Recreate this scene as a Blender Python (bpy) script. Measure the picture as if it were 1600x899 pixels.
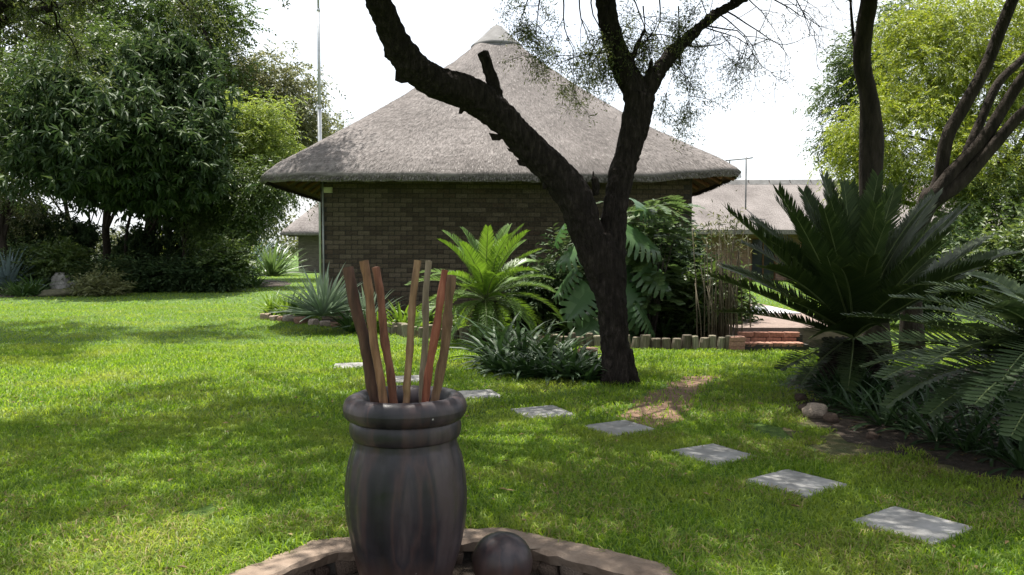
import bpy, math, random
import numpy as np
from mathutils import Vector, Matrix, Euler, noise as mnoise

R = math.radians
random.seed(11)
rng = np.random.default_rng(11)
scene = bpy.context.scene
for o in list(bpy.data.objects):
    bpy.data.objects.remove(o)
C = scene.collection

# ------------------------------------------------------------------ camera
F = 1256.0                      # focal length in photo pixels (1600 wide)
CAM_H = 1.5
PITCH = math.atan(59.5 / F)
cam = bpy.data.cameras.new('camera')
cam.sensor_width = 36.0
cam.lens = F / 1600 * 36
cam.clip_start = 0.05
cam.clip_end = 900
camo = bpy.data.objects.new('camera', cam)
camo.location = (0, 0, CAM_H)
camo.rotation_euler = (R(90) - PITCH, 0, 0)
C.objects.link(camo)
scene.camera = camo
scene.render.resolution_x = 1024
scene.render.resolution_y = 575

# ------------------------------------------------------------------ light
SUN_EL, SUN_AZ = R(73), R(-24)
world = bpy.data.worlds.new('World')
scene.world = world
world.use_nodes = True
wn = world.node_tree
wn.nodes.clear()
w_out = wn.nodes.new('ShaderNodeOutputWorld')
w_bg = wn.nodes.new('ShaderNodeBackground')
w_sky = wn.nodes.new('ShaderNodeTexSky')
w_sky.sky_type = 'NISHITA'
w_sky.sun_disc = False
w_sky.sun_elevation = SUN_EL
w_sky.sun_rotation = SUN_AZ
w_sky.dust_density = 4.0
w_sky.air_density = 1.0
w_sky.ozone_density = 1.0
w_bg.inputs['Strength'].default_value = 0.12
# thin bright high cloud over the blue, all round
w_tc = wn.nodes.new('ShaderNodeTexCoord')
w_ns = wn.nodes.new('ShaderNodeTexNoise')
w_ns.inputs['Scale'].default_value = 2.2
w_ns.inputs['Detail'].default_value = 6
w_rm = wn.nodes.new('ShaderNodeMapRange')
w_rm.inputs[1].default_value = 0.3
w_rm.inputs[2].default_value = 0.65
w_rm.inputs[3].default_value = 0.5
w_rm.inputs[4].default_value = 1.0
w_mx = wn.nodes.new('ShaderNodeMix')
w_mx.data_type = 'RGBA'
w_mx.inputs[7].default_value = (4.6, 4.8, 5.0, 1)
wn.links.new(w_tc.outputs['Generated'], w_ns.inputs['Vector'])
wn.links.new(w_ns.outputs['Fac'], w_rm.inputs[0])
wn.links.new(w_rm.outputs[0], w_mx.inputs[0])
wn.links.new(w_sky.outputs['Color'], w_mx.inputs[6])
wn.links.new(w_mx.outputs[2], w_bg.inputs['Color'])
wn.links.new(w_bg.outputs['Background'], w_out.inputs['Surface'])

S_DIR = Vector((math.sin(SUN_AZ) * math.cos(SUN_EL), math.cos(SUN_AZ) * math.cos(SUN_EL), math.sin(SUN_EL)))
sun = bpy.data.lights.new('sun', 'SUN')
sun.energy = 5.0
sun.angle = R(0.53)
sun.color = (1.0, 0.95, 0.87)
suno = bpy.data.objects.new('sun', sun)
suno.rotation_euler = S_DIR.to_track_quat('Z', 'Y').to_euler()
suno.location = (-6, 10, 30)
C.objects.link(suno)
scene.view_settings.view_transform = 'Standard'
scene.view_settings.look = 'None'
scene.view_settings.exposure = 1.35
scene.view_settings.gamma = 1.0

# ------------------------------------------------------------------ helpers
CP, SP = math.cos(PITCH), math.sin(PITCH)


def ray(x, y):
    return Vector((x - 800.0, F * CP + (449.5 - y) * SP, -F * SP + (449.5 - y) * CP))


def at(x, y, D):
    """world point on the ray of photo pixel (x, y) at ground distance D (world Y)"""
    r = ray(x, y)
    return Vector((0, 0, CAM_H)) + r * (D / r.y)


def gnd(x, y, z=0.0):
    r = ray(x, y)
    return Vector((0, 0, CAM_H)) + r * ((z - CAM_H) / r.z)


def mesh_np(name, V, Fc, smooth=False, uv=None):
    V = np.asarray(V, dtype=np.float32).reshape(-1, 3)
    Fc = np.asarray(Fc, dtype=np.int32)
    me = bpy.data.meshes.new(name)
    k = Fc.shape[1]
    me.vertices.add(len(V))
    me.vertices.foreach_set('co', V.ravel())
    me.loops.add(Fc.size)
    me.loops.foreach_set('vertex_index', Fc.ravel())
    me.polygons.add(len(Fc))
    me.polygons.foreach_set('loop_start', np.arange(0, Fc.size, k, dtype=np.int32))
    if smooth:
        me.polygons.foreach_set('use_smooth', np.ones(len(Fc), dtype=bool))
    if uv is not None:
        l = me.uv_layers.new(name='UVMap')
        l.data.foreach_set('uv', np.asarray(uv, dtype=np.float32)[Fc.ravel()].ravel())
    me.update(calc_edges=True)
    return me


def mesh_py(name, V, Fc, smooth=False):
    me = bpy.data.meshes.new(name)
    me.from_pydata([tuple(v) for v in V], [], Fc)
    if smooth:
        me.polygons.foreach_set('use_smooth', np.ones(len(me.polygons), dtype=bool))
    me.update()
    return me


def obj(name, me, mat=None, parent=None, loc=None, rot=None, scale=None):
    o = bpy.data.objects.new(name, me)
    C.objects.link(o)
    if mat is not None and me is not None and len(me.materials) == 0:
        me.materials.append(mat)
    if parent is not None:
        o.parent = parent
    if loc is not None:
        o.location = loc
    if rot is not None:
        o.rotation_euler = rot
    if scale is not None:
        o.scale = scale
    return o


def tag(o, label, cat, group=None):
    o['label'] = label
    o['category'] = cat
    if group:
        o['group'] = group
    return o


def empty(name, loc, label, cat, group=None, rz=0.0):
    o = bpy.data.objects.new(name, None)
    o.empty_display_size = 0.1
    C.objects.link(o)
    o.location = loc
    o.rotation_euler = (0, 0, rz)
    return tag(o, label, cat, group)


class MB:
    """collects geometry (tris + quads) for one mesh"""

    def __init__(self):
        self.V = []
        self.F = []
        self.n = 0

    def add(self, V, Fc):
        self.V.extend([tuple(v) for v in V])
        self.F.extend([tuple(i + self.n for i in f) for f in Fc])
        self.n += len(V)

    def box(self, c, s, rz=0.0, M=None):
        x, y, z = s[0] / 2, s[1] / 2, s[2] / 2
        V = [Vector((a * x, b * y, d * z)) for a in (-1, 1) for b in (-1, 1) for d in (-1, 1)]
        if M is None:
            M = Matrix.Translation(c) @ Matrix.Rotation(rz, 4, 'Z')
        V = [M @ v for v in V]
        self.add(V, [(0, 1, 3, 2), (4, 6, 7, 5), (0, 4, 5, 1), (2, 3, 7, 6), (0, 2, 6, 4), (1, 5, 7, 3)])

    def tube(self, P, rad, n=8, cap=True, wob=0.0):
        P = [Vector(p) for p in P]
        V = []
        T0 = (P[1] - P[0]).normalized()
        a = Vector((0, 0, 1)) if abs(T0.z) < 0.9 else Vector((1, 0, 0))
        N = T0.cross(a).normalized()
        for i, p in enumerate(P):
            if i == 0:
                T = T0
            elif i == len(P) - 1:
                T = (P[i] - P[i - 1]).normalized()
            else:
                T = (P[i + 1] - P[i - 1]).normalized()
            N = (N - T * N.dot(T)).normalized()
            B = T.cross(N)
            for k in range(n):
                an = 2 * math.pi * k / n
                r = rad[i] * (1 + (random.uniform(-wob, wob) if wob else 0))
                V.append(p + (N * math.cos(an) + B * math.sin(an)) * r)
        Fc = []
        for i in range(len(P) - 1):
            for k in range(n):
                k2 = (k + 1) % n
                Fc.append((i * n + k, i * n + k2, (i + 1) * n + k2, (i + 1) * n + k))
        if cap:
            Fc.append(tuple(range(n - 1, -1, -1)))
            Fc.append(tuple((len(P) - 1) * n + k for k in range(n)))
        self.add(V, Fc)

    def lathe(self, prof, n=32, c=(0, 0, 0)):
        V = []
        for r, z in prof:
            for k in range(n):
                a = 2 * math.pi * k / n
                V.append((c[0] + r * math.cos(a), c[1] + r * math.sin(a), c[2] + z))
        Fc = []
        for i in range(len(prof) - 1):
            for k in range(n):
                k2 = (k + 1) % n
                Fc.append((i * n + k, i * n + k2, (i + 1) * n + k2, (i + 1) * n + k))
        self.add(V, Fc)

    def mesh(self, name, smooth=False):
        return mesh_py(name, self.V, self.F, smooth)


def spline(P, n):
    """Catmull-Rom through points (tuples of any length), n samples per span"""
    P = [np.array(p, dtype=float) for p in P]
    out = []
    for i in range(len(P) - 1):
        p0 = P[i - 1] if i > 0 else 2 * P[0] - P[1]
        p1, p2 = P[i], P[i + 1]
        p3 = P[i + 2] if i + 2 < len(P) else 2 * P[-1] - P[-2]
        for k in range(n):
            t = k / n
            out.append(0.5 * ((2 * p1) + (-p0 + p2) * t + (2 * p0 - 5 * p1 + 4 * p2 - p3) * t * t + (-p0 + 3 * p1 - 3 * p2 + p3) * t ** 3))
    out.append(P[-1])
    return out


_grids = {}


def vnoise(x, y, scale, seed=0):
    """smooth 2-D value noise, 0..1"""
    g = _grids.setdefault(seed, np.random.default_rng(seed + 100).random((128, 128)))
    x = np.asarray(x) / scale + 1000.3
    y = np.asarray(y) / scale + 1000.7
    xi = np.floor(x).astype(int)
    yi = np.floor(y).astype(int)
    fx = x - xi
    fy = y - yi
    fx = fx * fx * (3 - 2 * fx)
    fy = fy * fy * (3 - 2 * fy)
    a = g[xi % 128, yi % 128]
    b = g[(xi + 1) % 128, yi % 128]
    c = g[xi % 128, (yi + 1) % 128]
    d = g[(xi + 1) % 128, (yi + 1) % 128]
    return (a * (1 - fx) + b * fx) * (1 - fy) + (c * (1 - fx) + d * fx) * fy


# ------------------------------------------------------------------ materials
def newmat(name):
    m = bpy.data.materials.new(name)
    m.use_nodes = True
    nt = m.node_tree
    b = nt.nodes['Principled BSDF']
    return m, nt, b


def ramp(nt, stops):
    r = nt.nodes.new('ShaderNodeValToRGB')
    el = r.color_ramp.elements
    while len(el) < len(stops):
        el.new(0.5)
    for e, (p, c) in zip(el, stops):
        e.position = p
        e.color = (c[0], c[1], c[2], 1)
    return r


def rough_mat(name, stops, scale=6.0, stretch=(1, 1, 1), rough=0.85, bump=0.4, bump_scale=None, bdist=0.02, detail=8, coords='Object', spec=0.3):
    """mottled surface: colour ramp on noise plus a finer bump"""
    m, nt, b = newmat(name)
    tc = nt.nodes.new('ShaderNodeTexCoord')
    mp = nt.nodes.new('ShaderNodeMapping')
    mp.inputs['Scale'].default_value = stretch
    nt.links.new(tc.outputs[coords], mp.inputs['Vector'])
    n1 = nt.nodes.new('ShaderNodeTexNoise')
    n1.inputs['Scale'].default_value = scale
    n1.inputs['Detail'].default_value = detail
    n1.inputs['Roughness'].default_value = 0.62
    nt.links.new(mp.outputs[0], n1.inputs['Vector'])
    r = ramp(nt, stops)
    nt.links.new(n1.outputs['Fac'], r.inputs['Fac'])
    nt.links.new(r.outputs['Color'], b.inputs['Base Color'])
    n2 = nt.nodes.new('ShaderNodeTexNoise')
    n2.inputs['Scale'].default_value = bump_scale or scale * 5
    n2.inputs['Detail'].default_value = 6
    nt.links.new(mp.outputs[0], n2.inputs['Vector'])
    bp = nt.nodes.new('ShaderNodeBump')
    bp.inputs['Strength'].default_value = bump
    bp.inputs['Distance'].default_value = bdist
    nt.links.new(n2.outputs['Fac'], bp.inputs['Height'])
    nt.links.new(bp.outputs['Normal'], b.inputs['Normal'])
    b.inputs['Roughness'].default_value = rough
    b.inputs['Specular IOR Level'].default_value = spec
    return m


def leaf_mat(name, stops, rough=0.45, trans=0.35, spec=0.4, patch=None, hue=0.485):
    """leaf: colour varies leaf by leaf (mesh island) and plant by plant; light passes through"""
    m, nt, b = newmat(name)
    gi = nt.nodes.new('ShaderNodeNewGeometry')
    oi = nt.nodes.new('ShaderNodeObjectInfo')
    ad = nt.nodes.new('ShaderNodeMath')
    ad.operation = 'MULTIPLY_ADD'
    nt.links.new(oi.outputs['Random'], ad.inputs[0])
    ad.inputs[1].default_value = 0.35
    sc = nt.nodes.new('ShaderNodeMath')
    sc.operation = 'MULTIPLY'
    sc.inputs[1].default_value = 0.65
    nt.links.new(gi.outputs['Random Per Island'], sc.inputs[0])
    nt.links.new(sc.outputs[0], ad.inputs[2])
    r = ramp(nt, stops)
    nt.links.new(ad.outputs[0], r.inputs['Fac'])
    col = r.outputs['Color']
    if patch:
        tc = nt.nodes.new('ShaderNodeTexCoord')
        ns = nt.nodes.new('ShaderNodeTexNoise')
        ns.inputs['Scale'].default_value = patch[0]
        ns.inputs['Detail'].default_value = 3
        nt.links.new(tc.outputs['Object'], ns.inputs['Vector'])
        mr = nt.nodes.new('ShaderNodeMapRange')
        mr.inputs[1].default_value = patch[2]
        mr.inputs[2].default_value = patch[3]
        nt.links.new(ns.outputs['Fac'], mr.inputs[0])
        mx = nt.nodes.new('ShaderNodeMix')
        mx.data_type = 'RGBA'
        mx.inputs[7].default_value = (*patch[1], 1)
        nt.links.new(mr.outputs[0], mx.inputs[0])
        nt.links.new(col, mx.inputs[6])
        col = mx.outputs[2]
    nt.links.new(col, b.inputs['Base Color'])
    b.inputs['Roughness'].default_value = rough
    b.inputs['Specular IOR Level'].default_value = spec
    tr = nt.nodes.new('ShaderNodeBsdfTranslucent')
    hs = nt.nodes.new('ShaderNodeHueSaturation')
    hs.inputs['Hue'].default_value = hue
    hs.inputs['Saturation'].default_value = 1.1
    hs.inputs['Value'].default_value = 1.5
    nt.links.new(col, hs.inputs['Color'])
    nt.links.new(hs.outputs['Color'], tr.inputs['Color'])
    mxs = nt.nodes.new('ShaderNodeMixShader')
    mxs.inputs['Fac'].default_value = trans
    nt.links.new(b.outputs[0], mxs.inputs[1])
    nt.links.new(tr.outputs[0], mxs.inputs[2])
    out = [n for n in nt.nodes if n.type == 'OUTPUT_MATERIAL'][0]
    nt.links.new(mxs.outputs[0], out.inputs['Surface'])
    return m


def island_mat(name, stops, rough=0.85, noise_scale=30.0, bump=0.3, bdist=0.01, spec=0.25, stretch=(1, 1, 1)):
    """pieces (bricks, logs, stones): a colour for each piece, mottled"""
    m, nt, b = newmat(name)
    gi = nt.nodes.new('ShaderNodeNewGeometry')
    oi = nt.nodes.new('ShaderNodeObjectInfo')
    ad = nt.nodes.new('ShaderNodeMath')
    ad.operation = 'ADD'
    nt.links.new(oi.outputs['Random'], ad.inputs[0])
    nt.links.new(gi.outputs['Random Per Island'], ad.inputs[1])
    fr = nt.nodes.new('ShaderNodeMath')
    fr.operation = 'FRACT'
    nt.links.new(ad.outputs[0], fr.inputs[0])
    r = ramp(nt, stops)
    nt.links.new(fr.outputs[0], r.inputs['Fac'])
    tc = nt.nodes.new('ShaderNodeTexCoord')
    mp = nt.nodes.new('ShaderNodeMapping')
    mp.inputs['Scale'].default_value = stretch
    nt.links.new(tc.outputs['Object'], mp.inputs['Vector'])
    ns = nt.nodes.new('ShaderNodeTexNoise')
    ns.inputs['Scale'].default_value = noise_scale
    ns.inputs['Detail'].default_value = 6
    nt.links.new(mp.outputs[0], ns.inputs['Vector'])
    mr = nt.nodes.new('ShaderNodeMapRange')
    mr.inputs[1].default_value = 0.3
    mr.inputs[2].default_value = 0.7
    mr.inputs[3].default_value = 0.62
    mr.inputs[4].default_value = 1.25
    nt.links.new(ns.outputs['Fac'], mr.inputs[0])
    mu = nt.nodes.new('ShaderNodeVectorMath')
    mu.operation = 'SCALE'
    nt.links.new(r.outputs['Color'], mu.inputs[0])
    nt.links.new(mr.outputs[0], mu.inputs['Scale'])
    nt.links.new(mu.outputs[0], b.inputs['Base Color'])
    bp = nt.nodes.new('ShaderNodeBump')
    bp.inputs['Strength'].default_value = bump
    bp.inputs['Distance'].default_value = bdist
    nt.links.new(ns.outputs['Fac'], bp.inputs['Height'])
    nt.links.new(bp.outputs['Normal'], b.inputs['Normal'])
    b.inputs['Roughness'].default_value = rough
    b.inputs['Specular IOR Level'].default_value = spec
    return m


M = {}
M['soil'] = rough_mat('soil', [(0.3, (0.045, 0.028, 0.018)), (0.55, (0.10, 0.062, 0.038)), (0.75, (0.16, 0.10, 0.065))], 9, bump=0.8, bdist=0.03)
M['bare_earth'] = rough_mat('bare_earth', [(0.3, (0.080, 0.048, 0.030)), (0.55, (0.150, 0.090, 0.057)), (0.75, (0.225, 0.145, 0.095))], 7, bump=0.6, bdist=0.02)
M['mulch'] = rough_mat('mulch', [(0.3, (0.018, 0.013, 0.009)), (0.55, (0.040, 0.028, 0.019)), (0.75, (0.085, 0.065, 0.04))], 16, bump=1.0, bdist=0.03)
M['turf'] = rough_mat('turf', [(0.30, (0.025, 0.050, 0.008)), (0.5, (0.065, 0.13, 0.014)), (0.72, (0.13, 0.19, 0.03))], 14, bump=1.0, bump_scale=60, bdist=0.05)
M['bark'] = rough_mat('acacia_bark', [(0.3, (0.010, 0.008, 0.007)), (0.55, (0.026, 0.021, 0.018)), (0.78, (0.065, 0.053, 0.045))], 9, stretch=(3, 3, 0.7), bump=1.0, bump_scale=22, bdist=0.05, rough=0.95, spec=0.1)
M['bark_grey'] = rough_mat('grey_bark', [(0.3, (0.04, 0.034, 0.028)), (0.55, (0.09, 0.078, 0.066)), (0.78, (0.17, 0.15, 0.13))], 6, stretch=(2, 2, 0.5), bump=0.8, bump_scale=24, bdist=0.03, rough=0.95, spec=0.1)
M['bark_dark'] = rough_mat('dark_bark', [(0.3, (0.014, 0.012, 0.01)), (0.6, (0.04, 0.032, 0.026)), (0.8, (0.07, 0.06, 0.05))], 6, stretch=(2, 2, 0.5), bump=0.8, bump_scale=24, bdist=0.03, rough=0.95, spec=0.1)
M['grass'] = leaf_mat('grass_blade', [(0.0, (0.020, 0.060, 0.005)), (0.35, (0.094, 0.178, 0.017)), (0.75, (0.190, 0.285, 0.034)), (0.92, (0.28, 0.33, 0.07)), (1.0, (0.36, 0.32, 0.13))], rough=0.5, trans=0.5, spec=0.3, hue=0.495, patch=(0.9, (0.28, 0.31, 0.06), 0.47, 0.88))
M['dry_grass'] = leaf_mat('dry_grass_blade', [(0.0, (0.14, 0.15, 0.04)), (0.5, (0.25, 0.21, 0.09)), (1.0, (0.36, 0.29, 0.16))], rough=0.6, trans=0.3, spec=0.2)
M['acacia_leaf'] = leaf_mat('acacia_leaf', [(0, (0.04, 0.06, 0.016)), (0.6, (0.08, 0.105, 0.03)), (1, (0.14, 0.15, 0.05))], trans=0.4)
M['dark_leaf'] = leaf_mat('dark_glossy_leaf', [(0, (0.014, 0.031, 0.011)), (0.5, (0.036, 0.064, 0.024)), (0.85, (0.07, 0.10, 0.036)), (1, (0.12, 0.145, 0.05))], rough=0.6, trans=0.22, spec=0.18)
M['mid_leaf'] = leaf_mat('mid_green_leaf', [(0, (0.03, 0.055, 0.014)), (0.6, (0.065, 0.105, 0.026)), (1, (0.12, 0.155, 0.045))], rough=0.45, trans=0.35)
M['olive_leaf'] = leaf_mat('olive_leaf', [(0, (0.05, 0.06, 0.022)), (0.6, (0.105, 0.12, 0.048)), (1, (0.19, 0.195, 0.085))], rough=0.5, trans=0.35)
M['lime_leaf'] = leaf_mat('yellow_green_leaf', [(0, (0.085, 0.125, 0.018)), (0.5, (0.185, 0.235, 0.034)), (1, (0.32, 0.33, 0.056))], rough=0.5, trans=0.38, hue=0.492)
M['feather_leaf'] = leaf_mat('light_green_leaf', [(0, (0.08, 0.125, 0.024)), (0.5, (0.15, 0.21, 0.045)), (1, (0.25, 0.30, 0.075))], rough=0.5, trans=0.45)
M['cycad_leaf'] = leaf_mat('cycad_leaflet', [(0, (0.018, 0.033, 0.010)), (0.6, (0.034, 0.056, 0.016)), (1, (0.062, 0.090, 0.026))], rough=0.5, trans=0.15, spec=0.22)
M['cycad_leaf_wide'] = leaf_mat('wide_cycad_leaflet', [(0, (0.024, 0.042, 0.017)), (0.6, (0.042, 0.066, 0.026)), (1, (0.07, 0.098, 0.04))], rough=0.48, trans=0.15, spec=0.25)
M['sago_leaf'] = leaf_mat('sago_leaflet', [(0, (0.055, 0.115, 0.016)), (0.6, (0.095, 0.175, 0.028)), (1, (0.14, 0.22, 0.045))], rough=0.42, trans=0.33, spec=0.35)
M['strap_leaf'] = leaf_mat('strap_leaf', [(0, (0.022, 0.05, 0.014)), (0.6, (0.05, 0.10, 0.026)), (1, (0.085, 0.13, 0.04))], rough=0.5, trans=0.22, spec=0.25)
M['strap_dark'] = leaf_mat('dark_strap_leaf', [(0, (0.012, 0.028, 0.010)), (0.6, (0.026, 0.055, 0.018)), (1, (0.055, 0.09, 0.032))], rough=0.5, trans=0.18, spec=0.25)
M['strap_bright'] = leaf_mat('bright_strap_leaf', [(0, (0.06, 0.12, 0.016)), (0.6, (0.11, 0.19, 0.03)), (1, (0.20, 0.27, 0.055))], rough=0.45, trans=0.35, spec=0.3)
M['silver_leaf'] = leaf_mat('silver_leaf', [(0, (0.12, 0.17, 0.12)), (0.6, (0.20, 0.26, 0.185)), (1, (0.32, 0.37, 0.27))], rough=0.5, trans=0.12, spec=0.3)
M['blue_leaf'] = leaf_mat('blue_grey_leaf', [(0, (0.09, 0.13, 0.14)), (0.6, (0.15, 0.20, 0.21)), (1, (0.24, 0.29, 0.29))], rough=0.5, trans=0.1, spec=0.3)
M['monstera_leaf'] = leaf_mat('split_leaf', [(0, (0.035, 0.085, 0.028)), (0.6, (0.06, 0.125, 0.045)), (1, (0.10, 0.17, 0.07))], rough=0.33, trans=0.28, spec=0.5)
M['shrub_leaf'] = leaf_mat('shrub_leaf', [(0, (0.04, 0.075, 0.022)), (0.6, (0.075, 0.125, 0.04)), (1, (0.13, 0.18, 0.065))], rough=0.36, trans=0.3, spec=0.5)
M['brick'] = island_mat('grey_brown_brick', [(0.0, (0.068, 0.052, 0.038)), (0.3, (0.088, 0.069, 0.049)), (0.6, (0.108, 0.086, 0.061)), (0.9, (0.135, 0.108, 0.078)), (1.0, (0.08, 0.055, 0.04))])
M['mortar'] = rough_mat('mortar', [(0.3, (0.03, 0.027, 0.023)), (0.7, (0.06, 0.053, 0.045))], 20, bump=0.4)
M['red_brick'] = island_mat('red_brick', [(0.0, (0.22, 0.105, 0.075)), (0.5, (0.32, 0.16, 0.115)), (1.0, (0.40, 0.23, 0.17))])
M['timber'] = rough_mat('rafter_timber', [(0.3, (0.09, 0.045, 0.02)), (0.6, (0.17, 0.085, 0.038)), (0.8, (0.26, 0.14, 0.065))], 8, stretch=(1, 1, 1), bump=0.3)
M['soffit'] = rough_mat('thatch_underside', [(0.3, (0.06, 0.035, 0.018)), (0.6, (0.12, 0.07, 0.036)), (0.8, (0.19, 0.12, 0.065))], 24, bump=0.8, bdist=0.02)
M['cycad_bark'] = rough_mat('cycad_bark', [(0.3, (0.010, 0.008, 0.007)), (0.6, (0.024, 0.019, 0.015)), (0.8, (0.045, 0.036, 0.028))], 8, bump=0.8, bump_scale=30, bdist=0.03, rough=0.95, spec=0.08)
M['log'] = island_mat('weathered_log', [(0.0, (0.09, 0.075, 0.055)), (0.5, (0.17, 0.145, 0.105)), (1.0, (0.24, 0.22, 0.16))], noise_scale=14, stretch=(3, 3, 0.6), bump=0.6)
M['slab'] = rough_mat('concrete_slab', [(0.3, (0.10, 0.097, 0.088)), (0.42, (0.19, 0.186, 0.178)), (0.55, (0.23, 0.227, 0.22)), (0.72, (0.29, 0.285, 0.28))], 4, bump=0.25, bump_scale=70, bdist=0.006)
M['coping'] = rough_mat('cement_coping', [(0.25, (0.10, 0.072, 0.053)), (0.5, (0.175, 0.13, 0.097)), (0.75, (0.25, 0.195, 0.15))], 6, bump=0.6, bump_scale=40, bdist=0.012)
M['stone'] = island_mat('field_stone', [(0.0, (0.16, 0.09, 0.06)), (0.4, (0.26, 0.17, 0.12)), (0.7, (0.33, 0.26, 0.20)), (1.0, (0.24, 0.20, 0.17))], noise_scale=7, bump=0.6, bdist=0.03)
M['boulder'] = rough_mat('grey_boulder', [(0.3, (0.14, 0.13, 0.12)), (0.55, (0.28, 0.27, 0.25)), (0.75, (0.40, 0.38, 0.35))], 4, bump=0.7, bdist=0.05)
M['mossy'] = rough_mat('mossy_stone', [(0.3, (0.04, 0.042, 0.022)), (0.55, (0.09, 0.085, 0.05)), (0.75, (0.17, 0.155, 0.10))], 5, bump=0.8, bdist=0.04)
M['cement'] = rough_mat('ridge_cement', [(0.3, (0.085, 0.083, 0.082)), (0.55, (0.14, 0.137, 0.135)), (0.75, (0.20, 0.197, 0.195))], 3, bump=0.3, bdist=0.02)
M['metal'] = rough_mat('galvanised_metal', [(0.3, (0.32, 0.33, 0.34)), (0.7, (0.45, 0.46, 0.47))], 8, rough=0.45, bump=0.05, spec=0.5)
M['metal'].node_tree.nodes['Principled BSDF'].inputs['Metallic'].default_value = 0.4
M['dark_metal'] = rough_mat('dark_metal', [(0.3, (0.06, 0.06, 0.062)), (0.7, (0.12, 0.12, 0.12))], 8, rough=0.5, bump=0.05)
M['pale_plastic'] = rough_mat('pale_lamp_housing', [(0.3, (0.45, 0.45, 0.25)), (0.7, (0.58, 0.57, 0.35))], 12, rough=0.4, bump=0.05)
M['window_glass'] = rough_mat('dark_window_glass', [(0.3, (0.02, 0.024, 0.028)), (0.7, (0.04, 0.046, 0.05))], 3, rough=0.08, bump=0.0, spec=0.6)
M['paint'] = rough_mat('pale_paving', [(0.3, (0.42, 0.41, 0.42)), (0.7, (0.58, 0.57, 0.58))], 5, bump=0.2)
M['paver'] = rough_mat('pink_paving', [(0.3, (0.12, 0.09, 0.075)), (0.55, (0.18, 0.135, 0.115)), (0.75, (0.25, 0.19, 0.16))], 12, bump=0.3)
M['stem'] = rough_mat('reed_stem', [(0.3, (0.05, 0.042, 0.028)), (0.55, (0.10, 0.085, 0.055)), (0.8, (0.18, 0.155, 0.11))], 9, stretch=(1, 1, 0.3), bump=0.3)
M['green_stem'] = rough_mat('green_stem', [(0.3, (0.04, 0.07, 0.02)), (0.7, (0.09, 0.13, 0.04))], 12, bump=0.1, rough=0.5)
M['rachis'] = rough_mat('frond_rachis', [(0.3, (0.06, 0.09, 0.03)), (0.7, (0.14, 0.17, 0.06))], 12, bump=0.1, rough=0.4)


def thatch_mat(name, stops):
    m, nt, b = newmat(name)
    uv = nt.nodes.new('ShaderNodeUVMap')
    mp = nt.nodes.new('ShaderNodeMapping')
    mp.inputs['Scale'].default_value = (24, 7.0, 1)
    nt.links.new(uv.outputs[0], mp.inputs['Vector'])
    n1 = nt.nodes.new('ShaderNodeTexNoise')
    n1.inputs['Scale'].default_value = 1.0
    n1.inputs['Detail'].default_value = 9
    n1.inputs['Roughness'].default_value = 0.75
    nt.links.new(mp.outputs[0], n1.inputs['Vector'])
    tc = nt.nodes.new('ShaderNodeTexCoord')
    n3 = nt.nodes.new('ShaderNodeTexNoise')
    n3.inputs['Scale'].default_value = 0.9
    n3.inputs['Detail'].default_value = 6
    nt.links.new(tc.outputs['Object'], n3.inputs['Vector'])
    mx0 = nt.nodes.new('ShaderNodeMath')
    mx0.operation = 'MULTIPLY_ADD'
    mx0.inputs[1].default_value = 0.30
    nt.links.new(n3.outputs['Fac'], mx0.inputs[0])
    sc = nt.nodes.new('ShaderNodeMath')
    sc.operation = 'MULTIPLY'
    sc.inputs[1].default_value = 0.70
    nt.links.new(n1.outputs['Fac'], sc.inputs[0])
    nt.links.new(sc.outputs[0], mx0.inputs[2])
    r = ramp(nt, stops)
    nt.links.new(mx0.outputs[0], r.inputs['Fac'])
    nt.links.new(r.outputs['Color'], b.inputs['Base Color'])
    bp = nt.nodes.new('ShaderNodeBump')
    bp.inputs['Strength'].default_value = 0.9
    bp.inputs['Distance'].default_value = 0.04
    nt.links.new(n1.outputs['Fac'], bp.inputs['Height'])
    nt.links.new(bp.outputs['Normal'], b.inputs['Normal'])
    b.inputs['Roughness'].default_value = 0.95
    b.inputs['Specular IOR Level'].default_value = 0.1
    return m


M['thatch'] = thatch_mat('weathered_thatch', [(0.34, (0.072, 0.064, 0.061)), (0.5, (0.172, 0.155, 0.148)), (0.66, (0.29, 0.265, 0.255))])
M['stalk'] = island_mat('thatch_stalk', [(0.0, (0.075, 0.066, 0.061)), (0.45, (0.15, 0.134, 0.127)), (0.8, (0.225, 0.204, 0.194)), (1.0, (0.32, 0.295, 0.28))], noise_scale=4, bump=0.0)


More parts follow.
